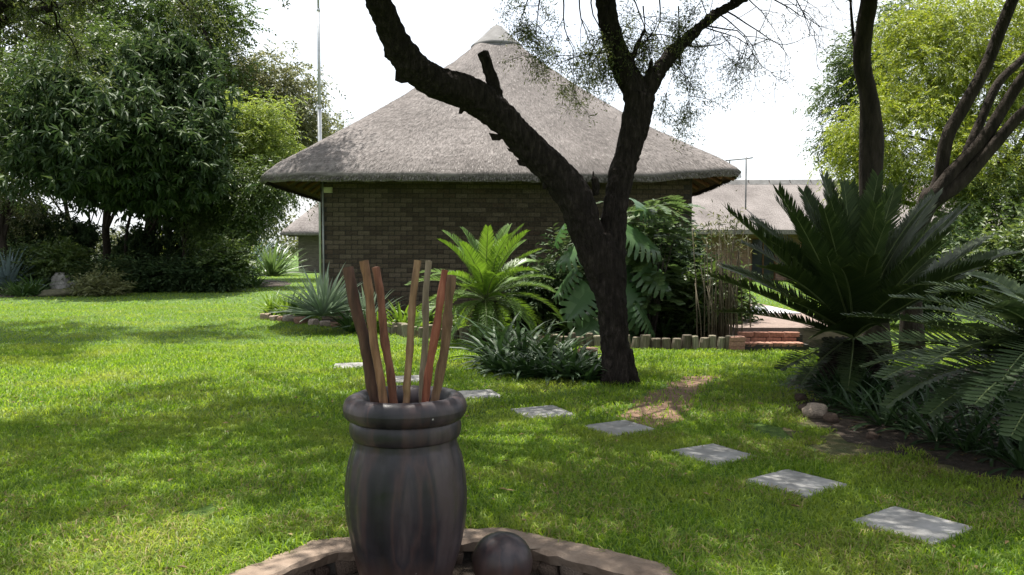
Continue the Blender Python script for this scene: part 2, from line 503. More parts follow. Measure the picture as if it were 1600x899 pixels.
def pot_material():
    m, nt, b = newmat('glazed_clay')
    tc = nt.nodes.new('ShaderNodeTexCoord')
    mp = nt.nodes.new('ShaderNodeMapping')
    mp.inputs['Scale'].default_value = (6.5, 6.5, 0.8)
    nt.links.new(tc.outputs['Object'], mp.inputs['Vector'])
    n1 = nt.nodes.new('ShaderNodeTexNoise')
    n1.inputs['Scale'].default_value = 1.0
    n1.inputs['Detail'].default_value = 5
    nt.links.new(mp.outputs[0], n1.inputs['Vector'])
    r = ramp(nt, [(0.34, (0.009, 0.009, 0.011)), (0.46, (0.020, 0.017, 0.020)), (0.52, (0.042, 0.027, 0.027)), (0.57, (0.024, 0.020, 0.024)), (0.66, (0.056, 0.042, 0.043))])
    nt.links.new(n1.outputs['Fac'], r.inputs['Fac'])
    # pale lime specks and chips
    n2 = nt.nodes.new('ShaderNodeTexVoronoi')
    n2.inputs['Scale'].default_value = 26
    nt.links.new(tc.outputs['Object'], n2.inputs['Vector'])
    n4 = nt.nodes.new('ShaderNodeTexNoise')
    n4.inputs['Scale'].default_value = 6
    nt.links.new(tc.outputs['Object'], n4.inputs['Vector'])
    lt = nt.nodes.new('ShaderNodeMath')
    lt.operation = 'LESS_THAN'
    lt.inputs[1].default_value = 0.13
    nt.links.new(n2.outputs['Distance'], lt.inputs[0])
    gt = nt.nodes.new('ShaderNodeMath')
    gt.operation = 'GREATER_THAN'
    gt.inputs[1].default_value = 0.62
    nt.links.new(n4.outputs['Fac'], gt.inputs[0])
    mm = nt.nodes.new('ShaderNodeMath')
    mm.operation = 'MULTIPLY'
    nt.links.new(lt.outputs[0], mm.inputs[0])
    nt.links.new(gt.outputs[0], mm.inputs[1])
    mx = nt.nodes.new('ShaderNodeMix')
    mx.data_type = 'RGBA'
    mx.inputs[7].default_value = (0.30, 0.29, 0.28, 1)
    nt.links.new(mm.outputs[0], mx.inputs[0])
    nt.links.new(r.outputs['Color'], mx.inputs[6])
    # earth splashed on the foot
    sx = nt.nodes.new('ShaderNodeSeparateXYZ')
    nt.links.new(tc.outputs['Object'], sx.inputs[0])
    ad = nt.nodes.new('ShaderNodeMath')
    ad.operation = 'MULTIPLY_ADD'
    ad.inputs[1].default_value = 0.25
    nt.links.new(n1.outputs['Fac'], ad.inputs[0])
    nt.links.new(sx.outputs['Z'], ad.inputs[2])
    mr = nt.nodes.new('ShaderNodeMapRange')
    mr.inputs[1].default_value = 0.36
    mr.inputs[2].default_value = 0.20
    mr.inputs[3].default_value = 0.0
    mr.inputs[4].default_value = 0.75
    nt.links.new(ad.outputs[0], mr.inputs[0])
    mx2 = nt.nodes.new('ShaderNodeMix')
    mx2.data_type = 'RGBA'
    mx2.inputs[7].default_value = (0.075, 0.042, 0.030, 1)
    nt.links.new(mr.outputs[0], mx2.inputs[0])
    nt.links.new(mx.outputs[2], mx2.inputs[6])
    nt.links.new(mx2.outputs[2], b.inputs['Base Color'])
    bp = nt.nodes.new('ShaderNodeBump')
    bp.inputs['Strength'].default_value = 0.25
    bp.inputs['Distance'].default_value = 0.012
    nt.links.new(n1.outputs['Fac'], bp.inputs['Height'])
    nt.links.new(bp.outputs['Normal'], b.inputs['Normal'])
    n5 = nt.nodes.new('ShaderNodeTexNoise')
    n5.inputs['Scale'].default_value = 14
    n5.inputs['Detail'].default_value = 6
    nt.links.new(tc.outputs['Object'], n5.inputs['Vector'])
    rr5 = nt.nodes.new('ShaderNodeMapRange')
    rr5.inputs[1].default_value = 0.3
    rr5.inputs[2].default_value = 0.7
    rr5.inputs[3].default_value = 0.28
    rr5.inputs[4].default_value = 0.62
    nt.links.new(n5.outputs['Fac'], rr5.inputs[0])
    nt.links.new(rr5.outputs[0], b.inputs['Roughness'])
    bp2 = nt.nodes.new('ShaderNodeBump')
    bp2.inputs['Strength'].default_value = 0.35
    bp2.inputs['Distance'].default_value = 0.006
    nt.links.new(n5.outputs['Fac'], bp2.inputs['Height'])
    nt.links.new(bp.outputs['Normal'], bp2.inputs['Normal'])
    nt.links.new(bp2.outputs['Normal'], b.inputs['Normal'])
    b.inputs['Specular IOR Level'].default_value = 0.3
    return m


M['pot'] = pot_material()


def stick_mat(name, a, b_, c):
    return rough_mat(name, [(0.28, a), (0.5, b_), (0.74, c)], 5, stretch=(7, 7, 1.0), bump=0.5, bump_scale=14, bdist=0.006, rough=0.7)


# ------------------------------------------------------------------ layout constants
BAS = Vector((-0.30, 3.04, 0))     # basin centre
BAS_R = 1.19                       # outer radius of its coping
BAS_IN = 0.99

def octa(a, n=8, k=0.9, ph=0.19):
    """radius factor of a rounded eight-sided ring (a may be an array)"""
    w = 2 * math.pi / n
    q = ((a + ph) % w) - w / 2
    return 1 - k + k * (math.cos(w / 2) / np.cos(q)) * 1.045


SLABS = [(550, 573, 0.2), (640, 594, 0.25), (744, 618, 0.3), (848, 646, 0.42), (968, 671, 0.5), (1115, 712, 0.55), (1243, 757, 0.62), (1425, 823, 0.62)]
SLAB_SIZE = 0.45
slab_pos = [gnd(x, y) for x, y, a in SLABS]

TREE_B = gnd(966, 598)             # acacia base
CYC_B = gnd(1332, 604)             # big cycad base


def poly_px(pts):
    return [gnd(x, y).xy for x, y in pts]


def in_poly(X, Y, poly):
    ins = np.zeros(np.shape(X), dtype=bool)
    n = len(poly)
    for i in range(n):
        x1, y1 = poly[i]
        x2, y2 = poly[(i + 1) % n]
        c = ((y1 > Y) != (y2 > Y)) & (X < (x2 - x1) * (Y - y1) / (y2 - y1 + 1e-9) + x1)
        ins ^= c
    return ins


def smooth_poly(P, n=5):
    P = [tuple(p) for p in P]
    k = len(P)
    out = []
    for i in range(k):
        s = spline([P[(i - 1) % k], P[i], P[(i + 1) % k], P[(i + 2) % k]], n)
        out += [tuple(q) for q in s[n:2 * n]]
    return out


def jitter_poly(P, amp, seed):
    r = random.Random(seed)
    return [(x + r.uniform(-amp, amp), y + r.uniform(-amp, amp)) for x, y in P]


bed_right = smooth_poly([tuple(p) for p in poly_px([(1243, 628), (1270, 662), (1330, 690), (1420, 712), (1520, 742), (1600, 765), (1720, 800)])] + [(7.5, 5.2), (9.0, 8.0), (7.8, 10.2), (5.0, 9.9), (3.6, 9.7), (3.15, 9.0)])
bed_tree = smooth_poly([tuple(p) for p in poly_px([(758, 583), (800, 590), (880, 597), (950, 600)])] + [(1.25, 9.5), (1.1, 10.4), (0.3, 10.7), (-0.25, 10.2)])
bed_hut = [tuple(p) for p in poly_px([(560, 512), (640, 527), (720, 531), (800, 537), (900, 542), (1000, 546), (1080, 547), (1142, 547)])] + [(3.5, 16.9), (-4.0, 16.7), (-4.6, 17.6)] + [tuple(gnd(415, 496).xy), tuple(gnd(470, 503).xy)]
bed_left = smooth_poly([(-30, 24.0)] + [tuple(p) for p in poly_px([(-120, 468), (0, 465), (130, 462), (260, 456), (390, 450.5)])] + [(-9.4, 33), (-10, 36), (-14, 40), (-32, 40)])
soil_path = smooth_poly(poly_px([(1125, 588), (1105, 604), (1082, 632), (1045, 668), (975, 660), (985, 634), (1028, 608), (1075, 590)]))

# ------------------------------------------------------------------ ground
# lawn and land: one sheet, open only where the round basin is sunk into it
rad = [BAS_R - 0.06, 1.6, 2.4, 3.6, 5.5, 8.5, 13, 20, 30, 45, 70, 110, 180, 320]
nseg = 96
V, Fc = [], []
for r_ in rad:
    for k in range(nseg):
        a = 2 * math.pi * k / nseg
        V.append((BAS.x + r_ * math.cos(a), BAS.y + r_ * math.sin(a), 0))
for i in range(len(rad) - 1):
    for k in range(nseg):
        k2 = (k + 1) % nseg
        Fc.append((i * nseg + k, (i + 1) * nseg + k, (i + 1) * nseg + k2, i * nseg + k2))
g = obj('lawn_ground', mesh_py('lawn_ground', V, Fc), M['turf'])
g['kind'] = 'structure'


def sheet(name, poly, z, mat, amp=0.03, seed=1):
    P = jitter_poly(poly, amp, seed)
    o = obj(name, mesh_py(name, [(x, y, z) for x, y in P], [tuple(range(len(P)))]), mat)
    o['kind'] = 'structure'
    return o


sheet('mulch_bed', bed_right, 0.006, M['mulch'], 0.05, 2)
sheet('tree_bed', bed_tree, 0.006, M['mulch'], 0.03, 3)
sheet('hut_bed', bed_hut, 0.006, M['soil'], 0.02, 4)
sheet('shade_bed', bed_left, 0.008, M['mulch'], 0.1, 5)
M['worn_turf'] = rough_mat('worn_turf', [(0.32, (0.03, 0.05, 0.01)), (0.5, (0.075, 0.075, 0.026)), (0.68, (0.14, 0.11, 0.055))], 7, bump=0.9, bump_scale=50, bdist=0.03)
worn_poly = smooth_poly([tuple(p) for p in poly_px([(1215, 622), (1225, 665), (1275, 700), (1350, 735), (1440, 765), (1560, 800), (1640, 830), (1650, 780), (1500, 720), (1380, 690), (1290, 650)])])
sheet('worn_turf_patch', worn_poly, 0.003, M['worn_turf'], 0.06, 8)
sheet('bare_earth_path', soil_path, 0.004, M['bare_earth'], 0.07, 6)


# ------------------------------------------------------------------ grass
def blades(X, Y, H, W, seg2=True, lean=0.6):
    n = len(X)
    az = rng.random(n) * 2 * math.pi
    fa = rng.random(n) * 2 * math.pi
    le = rng.random(n) * lean + 0.1
    P = np.stack([X, Y, np.zeros(n)], 1)
    side = np.stack([np.cos(fa), np.sin(fa), np.zeros(n)], 1) * (W[:, None] / 2)
    out = np.stack([np.cos(az), np.sin(az), np.zeros(n)], 1)
    up = np.array([0, 0, 1.0])
    if seg2:
        mid = P + up * (H * 0.62)[:, None] + out * (H * le * 0.35)[:, None]
        tip = P + up * (H * (1 - 0.25 * le))[:, None] + out * (H * le)[:, None]
        VV = np.stack([P - side, P + side, mid + side * 0.8, mid - side * 0.8, tip], 1).reshape(-1, 3)
        b = (np.arange(n) * 5)[:, None]
        FF = np.concatenate([b + np.array([[0, 1, 2]]), b + np.array([[0, 2, 3]]), b + np.array([[3, 2, 4]])], 1).reshape(-1, 3)
    else:
        tip = P + up * H[:, None] + out * (H * le)[:, None]
        VV = np.stack([P - side, P + side, tip], 1).reshape(-1, 3)
        FF = (np.arange(n) * 3)[:, None] + np.array([[0, 1, 2]])
    return VV, FF


def lawn_points(n, d0, d1, margin=1.28):
    d = np.sqrt(rng.random(n) * (d1 * d1 - d0 * d0) + d0 * d0)
    hx = d * (800 / F) * margin + 0.6
    x = (rng.random(n) * 2 - 1) * hx
    keep = np.ones(n, dtype=bool)
    rr = np.hypot(x - BAS.x, d - BAS.y)
    keep &= rr > BAS_R * octa(np.arctan2(d - BAS.y, x - BAS.x)) - 0.03 * rng.random(n)
    for p, (sx, sy, a) in zip(slab_pos, SLABS):
        u = (x - p.x) * math.cos(a) + (d - p.y) * math.sin(a)
        v = -(x - p.x) * math.sin(a) + (d - p.y) * math.cos(a)
        keep &= ~((np.abs(u) < SLAB_SIZE / 2 - 0.012 * rng.random(n)) & (np.abs(v) < SLAB_SIZE / 2 - 0.012 * rng.random(n)))
    wx = (vnoise(x, d, 0.28, 21) - 0.5) * 0.45 + (rng.random(n) - 0.5) * 0.16
    wy = (vnoise(x, d, 0.28, 22) - 0.5) * 0.45 + (rng.random(n) - 0.5) * 0.16
    for bd in (bed_right, bed_tree):
        keep &= ~in_poly(x + wx, d + wy, bd)
    for bd in (bed_hut, bed_left):
        keep &= ~in_poly(x, d, bd)
    sp = in_poly(x + (rng.random(n) - 0.5) * 0.22, d + (rng.random(n) - 0.5) * 0.22, soil_path)
    keep &= ~(sp & (rng.random(n) < 0.84))
    # terrace and steps
    keep &= ~((x > 3.3) & (d > 11.75) & (x < 5.55) & (d < 20.8))
    # thin worn turf
    thin = vnoise(x, d, 0.55, 3) * 0.6 + vnoise(x, d, 0.17, 4) * 0.4
    worn = np.clip((4.9 - np.abs(d - 4.0) * 1.2) / 4.9, 0, 1) * 0.35
    nb = np.exp(-(((x - 2.7) / 1.2) ** 2 + ((d - 6.2) / 1.1) ** 2)) * 0.65
    keep &= thin > (0.02 + worn * 0.35 + nb * 0.55)
    return x[keep], d[keep], thin[keep]


def grass_layer(n, d0, d1, h, w, seg2, mat, part=None, lean=0.8):
    x, d, th = lawn_points(n, d0, d1)
    if part is not None:
        k = rng.random(len(x)) < part(x, d)
        x, d, th = x[k], d[k], th[k]
    H = h * (0.55 + 0.9 * rng.random(len(x))) * (0.75 + 0.6 * vnoise(x, d, 0.3, 8))
    W = w * (0.7 + 0.6 * rng.random(len(x)))
    return blades(x, d, H, W, seg2, lean)


def make_grass(name, layers, mat):
    Vs, Fs, off = [], [], 0
    for VV, FF in layers:
        Vs.append(VV)
        Fs.append(FF + off)
        off += len(VV)
    o = obj(name, mesh_np(name, np.concatenate(Vs), np.concatenate(Fs)), mat)
    o['kind'] = 'stuff'
    return o


lg = make_grass('grass', [
    grass_layer(215000, 3.0, 7.0, 0.038, 0.0065, True, None, lean=2.0),
    grass_layer(180000, 7.0, 12.5, 0.044, 0.0095, True, None, lean=1.9),
    grass_layer(120000, 12.5, 22.0, 0.036, 0.014, False, None, lean=1.8),
    grass_layer(70000, 22.0, 48.0, 0.045, 0.03, False, None, lean=1.8)], M['grass'])
tag(lg, 'short green lawn grass growing between the beds and slabs', 'grass')


def dry_part(x, d):
    return np.clip(np.exp(-((d - 4.4) / 1.0) ** 2) * 0.8 + np.exp(-(((x - 2.7) / 1.3) ** 2 + ((d - 6.2) / 1.4) ** 2)) + 0.10, 0, 1) * (vnoise(x, d, 0.35, 12) > 0.45)


dg = make_grass('dry_grass', [grass_layer(130000, 3.2, 9.5, 0.040, 0.005, True, None, dry_part, lean=2.8)], M['dry_grass'])
tag(dg, 'thin straw coloured dead grass in the worn parts of the lawn', 'grass')

# ------------------------------------------------------------------ stepping slabs
SLAB_LAB = ['pale stepping slab in sun on the lawn, farthest along the row from the mulch bed',
            'grey stepping slab on the lawn right behind the sticks and the pot rim',
            'grey stepping slab on the lawn beside the pot rim',
            'grey stepping slab between the pot and the bare earth patch',
            'grey stepping slab touching the bare brown earth patch',
            'dappled stepping slab next after the one at the bare earth',
            'stepping slab with a bright streak of sun, second from the row end at the mulch bed',
            'largest looking stepping slab at the end of the row by the mulch bed']
for i, (p, (sx, sy, a)) in enumerate(zip(slab_pos, SLABS)):
    n = 12
    rr = random.Random(i)
    edge = []
    h = SLAB_SIZE / 2
    for s in range(4):
        for k in range(n):
            t = -1 + 2 * k / n
            q = [(t, -1), (1, t), (-t, 1), (-1, -t)][s]
            j = 1 + rr.uniform(-0.012, 0.006)
            cr = 0.985 if k == 0 else 1.0
            edge.append((q[0] * h * j * cr, q[1] * h * j * cr))
    m_ = len(edge)
    V = [(x, y, -0.03) for x, y in edge] + [(x, y, 0.012) for x, y in edge] + [(x * 0.975, y * 0.975, 0.018 + rr.uniform(-.001, .001)) for x, y in edge]
    Fc = [(k, (k + 1) % m_, m_ + (k + 1) % m_, m_ + k) for k in range(m_)] + [(m_ + k, m_ + (k + 1) % m_, 2 * m_ + (k + 1) % m_, 2 * m_ + k) for k in range(m_)]
    Fc.append(tuple(2 * m_ + k for k in range(m_)))
    o = obj('stepping_slab', mesh_py('stepping_slab', V, Fc), M['slab'], loc=(p.x, p.y, 0), rot=(rr.uniform(-.012, .012), rr.uniform(-.012, .012), a))
    tag(o, SLAB_LAB[i], 'stepping stone', 'stepping slabs across the lawn')

# ------------------------------------------------------------------ round basin with pot, sticks and ball
FLOOR = -0.11
bas = empty('stone_basin', (BAS.x, BAS.y, 0), 'round sunken basin edged with a tan cement coping and rough stones', 'basin')
nb = 120


V, Fc = [], []
prof = [(BAS_R + 0.0, -0.06), (BAS_R, 0.012), (BAS_R - 0.02, 0.020), (BAS_R - 0.10, 0.024), (BAS_IN + 0.015, 0.020), (BAS_IN, 0.006), (BAS_IN + 0.015, -0.045), (BAS_IN + 0.06, -0.06)]
for k in range(nb):
    a = 2 * math.pi * k / nb
    for j, (r_, z_) in enumerate(prof):
        q = mnoise.noise((math.cos(a) * 6, math.sin(a) * 6, j * 0.7))
        q2 = mnoise.noise((math.cos(a) * 17, math.sin(a) * 17, j * 0.9 + 5))
        rr_ = (r_ + 0.016 * q + 0.014 * q2) * octa(a)
        V.append((rr_ * math.cos(a), rr_ * math.sin(a), z_ + 0.010 * q2))
m_ = len(prof)
for k in range(nb):
    for j in range(m_):
        Fc.append((k * m_ + j, ((k + 1) % nb) * m_ + j, ((k + 1) % nb) * m_ + (j + 1) % m_, k * m_ + (j + 1) % m_))
obj('coping', mesh_py('coping', V, Fc, False), M['coping'], bas)
mb = MB()
mb.lathe([(1.055, FLOOR - 0.05), (1.05, 0.0), (1.13, 0.0)], 64)
obj('basin_wall', mb.mesh('basin_wall', True), M['mortar'], bas)
V = [(0, 0, FLOOR)]
Fc = []
for i, r_ in enumerate((0.25, 0.5, 0.75, 1.12)):
    for k in range(48):
        a = 2 * math.pi * k / 48
        V.append((r_ * math.cos(a), r_ * math.sin(a), FLOOR + (0.008 * mnoise.noise((r_ * 5 * math.cos(a), r_ * 5 * math.sin(a), 0)))))
for k in range(48):
    Fc.append((0, 1 + k, 1 + (k + 1) % 48))
    for i in range(3):
        Fc.append((1 + i * 48 + k, 1 + (i + 1) * 48 + k, 1 + (i + 1) * 48 + (k + 1) % 48, 1 + i * 48 + (k + 1) % 48))
obj('basin_floor', mesh_py('basin_floor', V, Fc, True), M['mulch'], bas)


def stone_mesh(name, seed, sub=2, rough=0.22, flat=0.72):
    import bmesh
    bm = bmesh.new()
    bmesh.ops.create_icosphere(bm, subdivisions=sub, radius=1.0)
    off = Vector((seed * 3.7, seed * 1.3, seed * 2.1))
    for v in bm.verts:
        n_ = mnoise.noise(v.co * 1.1 + off) * rough * 1.6 + mnoise.noise(v.co * 2.6 + off) * rough * 0.6
        v.co = v.co * (1 + n_)
        for ax in range(3):           # flat broken faces
            lim = flat + 0.1 * math.sin(seed * 5 + ax)
            v.co[ax] = max(-lim, min(lim, v.co[ax]))
    me = bpy.data.meshes.new(name)
    bm.to_mesh(me)
    bm.free()
    me.polygons.foreach_set('use_smooth', np.ones(len(me.polygons), dtype=bool))
    return me


M['basin_stone'] = island_mat('dark_basin_stone', [(0.0, (0.05, 0.032, 0.024)), (0.5, (0.09, 0.062, 0.046)), (1.0, (0.13, 0.10, 0.078))], noise_scale=9, bump=0.6, bdist=0.03)
STONES = [stone_mesh('stone', i) for i in range(6)]
for me in STONES:
    me.materials.append(M['basin_stone'])
k = 0
a = 0.0
while a < 2 * math.pi - 0.05:
    w = random.uniform(0.07, 0.13)
    o = obj('stone', STONES[k % 6], None, bas, (math.cos(a) * (BAS_IN + 0.05) * octa(a), math.sin(a) * (BAS_IN + 0.05) * octa(a), -0.085 + random.uniform(-0.01, 0.01)), (random.uniform(-.3, .3), random.uniform(-.3, .3), a), (0.06, w * 0.74, 0.065))
    a += w / BAS_IN * 1.06
    k += 1

POT = at(634, 700, 3.72)
pot = empty('clay_pot', (POT.x, POT.y, FLOOR), 'tall dark glazed clay pot with thick rolled rim and vertical streaks', 'pot')


def lathe_np(prof, n, wob=0.0, seed=0.0):
    V, Fc = [], []
    for j, (r_, z_) in enumerate(prof):
        for k in range(n):
            a = 2 * math.pi * k / n
            q = 1 + wob * mnoise.noise((math.cos(a) * 1.6, math.sin(a) * 1.6, z_ * 3 + seed)) + wob * 0.35 * mnoise.noise((math.cos(a) * 6, math.sin(a) * 6, z_ * 2 + seed))
            V.append((r_ * q * math.cos(a), r_ * q * math.sin(a), z_ + wob * 0.12 * mnoise.noise((math.cos(a) * 2, math.sin(a) * 2, seed + 9))))
    for i in range(len(prof) - 1):
        for k in range(n):
            k2 = (k + 1) % n
            Fc.append((i * n + k, i * n + k2, (i + 1) * n + k2, (i + 1) * n + k))
    return V, Fc


S_ = POT.y / F                   # metres per pixel at the pot


def zy(y):
    return at(634, y, POT.y - 0.0).z - FLOOR


body_px = [(962, 58), (945, 60), (925, 65), (899, 72), (870, 80), (840, 87), (800, 93), (770, 94), (740, 92), (715, 88), (697, 83), (688, 81), (665, 80), (645, 79), (634, 78)]
prof = [(0.001, 0.0)] + [(float(w) * S_, max(float(zy(y)), 0.0)) for y, w in spline(body_px, 4)]
inner = [(r_ - 0.035, z_) for r_, z_ in prof[::-1] if z_ > 0.08]
inner[0] = (inner[0][0], prof[-1][1])
V, Fc = lathe_np(prof + inner + [(0.001, 0.08)], 120, 0.014, 1.0)
for i_, v in enumerate(V):                      # hand-drawn upright flutes
    a_ = math.atan2(v[1], v[0])
    zz = v[2]
    am = max(0.0, min(1.0, (0.78 - zz) / 0.12)) * min(1.0, zz / 0.2)
    fl = mnoise.noise((math.cos(a_) * 3.4, math.sin(a_) * 3.4, zz * 0.5)) * 0.045 + math.sin(a_ * 17 + 2.5 * mnoise.noise((a_ * 1.5, zz * 1.5, 3))) * 0.011
    V[i_] = (v[0] * (1 + fl * am), v[1] * (1 + fl * am), zz)
obj('body', mesh_py('pot_body', V, Fc, True), M['pot'], pot)
nk = []
for k in range(13):               # raised collar under the rim
    t = math.pi * k / 12 - math.pi / 2
    nk.append((0.240 + 0.020 * math.cos(t), zy(666) + 0.048 * math.sin(t)))
nk = [(0.21, nk[0][1])] + nk + [(0.21, nk[-1][1])]
V, Fc = lathe_np(nk, 72, 0.015, 3.0)
obj('collar', mesh_py('pot_collar', V, Fc, True), M['pot'], pot)
rm = []
for k in range(25):
    t = 2 * math.pi * k / 24
    rm.append((0.237 + 0.052 * math.cos(t), zy(635) + 0.058 * math.sin(t)))
V, Fc = lathe_np(rm, 80, 0.03, 5.0)
obj('rim', mesh_py('pot_rim', V, Fc, True), M['pot'], pot)

STICKS = [((543, 418), (585, 615), 20, 3.66, 3.66, ((0.022, 0.012, 0.008), (0.055, 0.026, 0.016), (0.10, 0.05, 0.03)), 'thickest dark brown wooden stick leaning to the outer side of the pot'),
          ((568, 408), (597, 615), 15, 3.60, 3.58, ((0.06, 0.03, 0.014), (0.15, 0.075, 0.036), (0.26, 0.15, 0.08)), 'knotty light brown stick beside the thickest dark stick'),
          ((587, 418), (613, 608), 14, 3.74, 3.70, ((0.05, 0.02, 0.012), (0.14, 0.055, 0.03), (0.22, 0.10, 0.06)), 'reddish brown stick third along from the thickest dark stick'),
          ((651, 407), (634, 614), 12, 3.58, 3.56, ((0.06, 0.032, 0.016), (0.15, 0.085, 0.043), (0.25, 0.155, 0.085)), 'tan stick standing alone in the middle of the pot'),
          ((670, 408), (661, 603), 11, 3.78, 3.76, ((0.06, 0.045, 0.03), (0.15, 0.115, 0.075), (0.24, 0.19, 0.13)), 'thin grey brown stick close beside the tan middle stick'),
          ((695, 422), (667, 613), 12, 3.60, 3.58, ((0.06, 0.015, 0.009), (0.155, 0.045, 0.024), (0.24, 0.09, 0.05)), 'bright red brown crooked stick in the pot'),
          ((708, 431), (684, 606), 15, 3.68, 3.66, ((0.045, 0.025, 0.014), (0.12, 0.068, 0.036), (0.20, 0.12, 0.07)), 'brown stick with a flat cut top next to the red brown stick')]
for i, (tp, bt, w, d1, d2, cols, lab) in enumerate(STICKS):
    a_, b_ = at(tp[0], tp[1], d1), at(bt[0], bt[1], d2)
    dr = (b_ - a_)
    # run down to the pot's floor
    zf = FLOOR + 0.10
    end = a_ + dr * ((a_.z - zf) / (a_.z - b_.z))
    c2 = Vector((POT.x, POT.y))
    off = end.xy - c2
    if off.length > 0.17:
        off = off.normalized() * 0.17
        end = Vector((c2.x + off.x, c2.y + off.y, zf))
    r0 = w / 2 * d1 / F * 0.93
    rnd = random.Random(i + 40)
    ax = (end - a_)
    L = ax.length
    pts, rads = [], []
    nn = 44
    u = ax.cross(Vector((0, 1, 0))).normalized()
    v = ax.cross(u).normalized()
    # keep the visible line straight onto the rim point
    for k in range(nn + 1):
        t = k / nn
        p = a_ + ax * t
        want = a_ + dr * min(1.0, t * (a_.z - zf) / (a_.z - b_.z)) if t * (a_.z - zf) / (a_.z - b_.z) <= 1 else None
        if want is not None:
            p = want
        wob = 0.006 * mnoise.noise((i * 7.1, t * 6, 0)) * 2
        wob2 = 0.006 * mnoise.noise((i * 3.3, t * 5, 4)) * 2
        knot = 1 + 0.45 * max(0, mnoise.noise((i * 5.7, t * 17, 8))) - 0.12 * max(0, mnoise.noise((i * 2.7, t * 9, 5)))
        pts.append(p + u * wob + v * wob2)
        rads.append(r0 * (0.96 + 0.1 * t) * knot)
    mb = MB()
    mb.tube(pts, rads, 12, False, 0.07)
    n_side = len(mb.F)
    ring = [Vector(v) for v in mb.V[:12]]
    cen = sum(ring, Vector()) / 12
    tilt_ = Vector((0, 0, rnd.uniform(0.0, 0.004)))
    mb.add([cen + tilt_] + ring, [(0, 1 + (q + 1) % 12, 1 + q) for q in range(12)])
    me = mb.mesh('stick', True)
    for pl in me.polygons[n_side:]:
        pl.use_smooth = False
    o = obj('wooden_stick', me, stick_mat('stick_wood', *cols))
    tag(o, lab, 'stick', 'wooden sticks standing in the clay pot')

bc = at(785, 881, 3.74)
br = 49 * 3.74 / F
mb = MB()
pr = []
for k in range(25):
    t = math.pi * k / 24
    pr.append((max(0.0005, br * math.sin(t) * (1 + 0.02 * math.sin(3 * t))), br - br * math.cos(t)))
V, Fc = lathe_np(pr, 48, 0.012, 12.0)
b_ball = obj('clay_ball', mesh_py('clay_ball', V, Fc, True), M['pot'], None, (bc.x, bc.y, FLOOR), scale=(1, 1, (bc.z + br - FLOOR) / (2 * br)))
tag(b_ball, 'dark round clay ball lying beside the pot in the basin', 'ball')

# ------------------------------------------------------------------ thatched hut
HR = R(3)                                     # the hut is turned a little
HC = Vector((-0.375, 20.48, 0))                # centre of the roof on the ground
HA, HB = 4.90, 4.85                           # half width and half depth at the eaves
Z_EAVE, Z_APEX = 3.03, 7.08
TH = 0.16                                     # thatch thickness at the eave
hut = empty('thatched_hut', HC, 'large brick hut with a steep grey thatched pyramid roof and pale cement cap', 'hut', rz=HR)


def plan_r(th, A, B, n):
    return (abs(math.cos(th) / A) ** n + abs(math.sin(th) / B) ** n) ** (-1.0 / n)


def roof_point(s, th, A, B, z0, z1, drop=0.0):
    n = 2.6 + 11 * s ** 1.5
    r = plan_r(th, A, B, n) * s
    z = z1 - (z1 - z0) * (s + 0.035 * math.sin(math.pi * s) - 0.0 * s) - drop
    if s > 0.9:
        z -= 0.10 * ((s - 0.9) / 0.1) ** 2
    return r * math.cos(th), r * math.sin(th), z


def thatch_roof(A, B, z0, z1, parent, nth=220, ns=60, s0=0.02, amp=0.035, seed=0.0, raise_right=0.0, thick=TH):
    V, UV, Fc = [], [], []
    for i in range(ns + 1):
        s = s0 + (1 - s0) * i / ns
        for k in range(nth + 1):
            th = 2 * math.pi * k / nth
            x, y, z = roof_point(s, th, A, B, z0, z1)
            q = mnoise.noise((x * 1.3 + seed, y * 1.3, z * 1.3)) * 0.6 + mnoise.noise((x * 5 + seed, y * 5, z * 5)) * 0.4
            ed = mnoise.noise((x * 9, y * 9, seed + 3)) * 0.025 if i == ns else 0
            rise = raise_right * max(0, (x / A - 0.55) / 0.45) * max(0, (-y / B - 0.2) / 0.8) * s
            V.append((x, y, z + q * amp + ed + rise))
            UV.append((th * plan_r(th, A, B, 4), s * (A * 1.35)))
    m = nth + 1
    for i in range(ns):
        for k in range(nth):
            Fc.append((i * m + k, (i + 1) * m + k, (i + 1) * m + k + 1, i * m + k + 1))
    # cut edge of the thatch
    base = len(V)
    for k in range(m):
        x, y, z = V[ns * m + k]
        V.append((x * 0.985, y * 0.985, z - thick * 0.75 + mnoise.noise((x * 14, y * 14, 2)) * 0.02))
        UV.append((UV[ns * m + k][0], UV[ns * m + k][1] + 0.2))
    for k in range(nth):
        Fc.append((ns * m + k, base + k, base + k + 1, ns * m + k + 1))
    me = mesh_np('roof', V, Fc, True, UV)
    roof = obj('roof', me, M['thatch'], parent)
    # underside
    SV, SF = [], []
    for i in range(9):
        s = 0.66 + (0.985 - 0.66) * i / 8
        for k in range(m):
            x, y, z = roof_point(s, 2 * math.pi * k / nth, A, B, z0, z1, 0)
            rise = raise_right * max(0, (x / A - 0.55) / 0.45) * max(0, (-y / B - 0.2) / 0.8) * s
            SV.append((x, y, z - thick * 0.75 - 0.01 + rise - 0.10 * (1 - i / 8)))
    for i in range(8):
        for k in range(nth):
            SF.append((i * m + k, i * m + k + 1, (i + 1) * m + k + 1, (i + 1) * m + k))
    obj('soffit', mesh_np('soffit', SV, SF, True), M['soffit'], parent)
    return roof, np.array(V[:m * (ns + 1)]).reshape(ns + 1, m, 3)


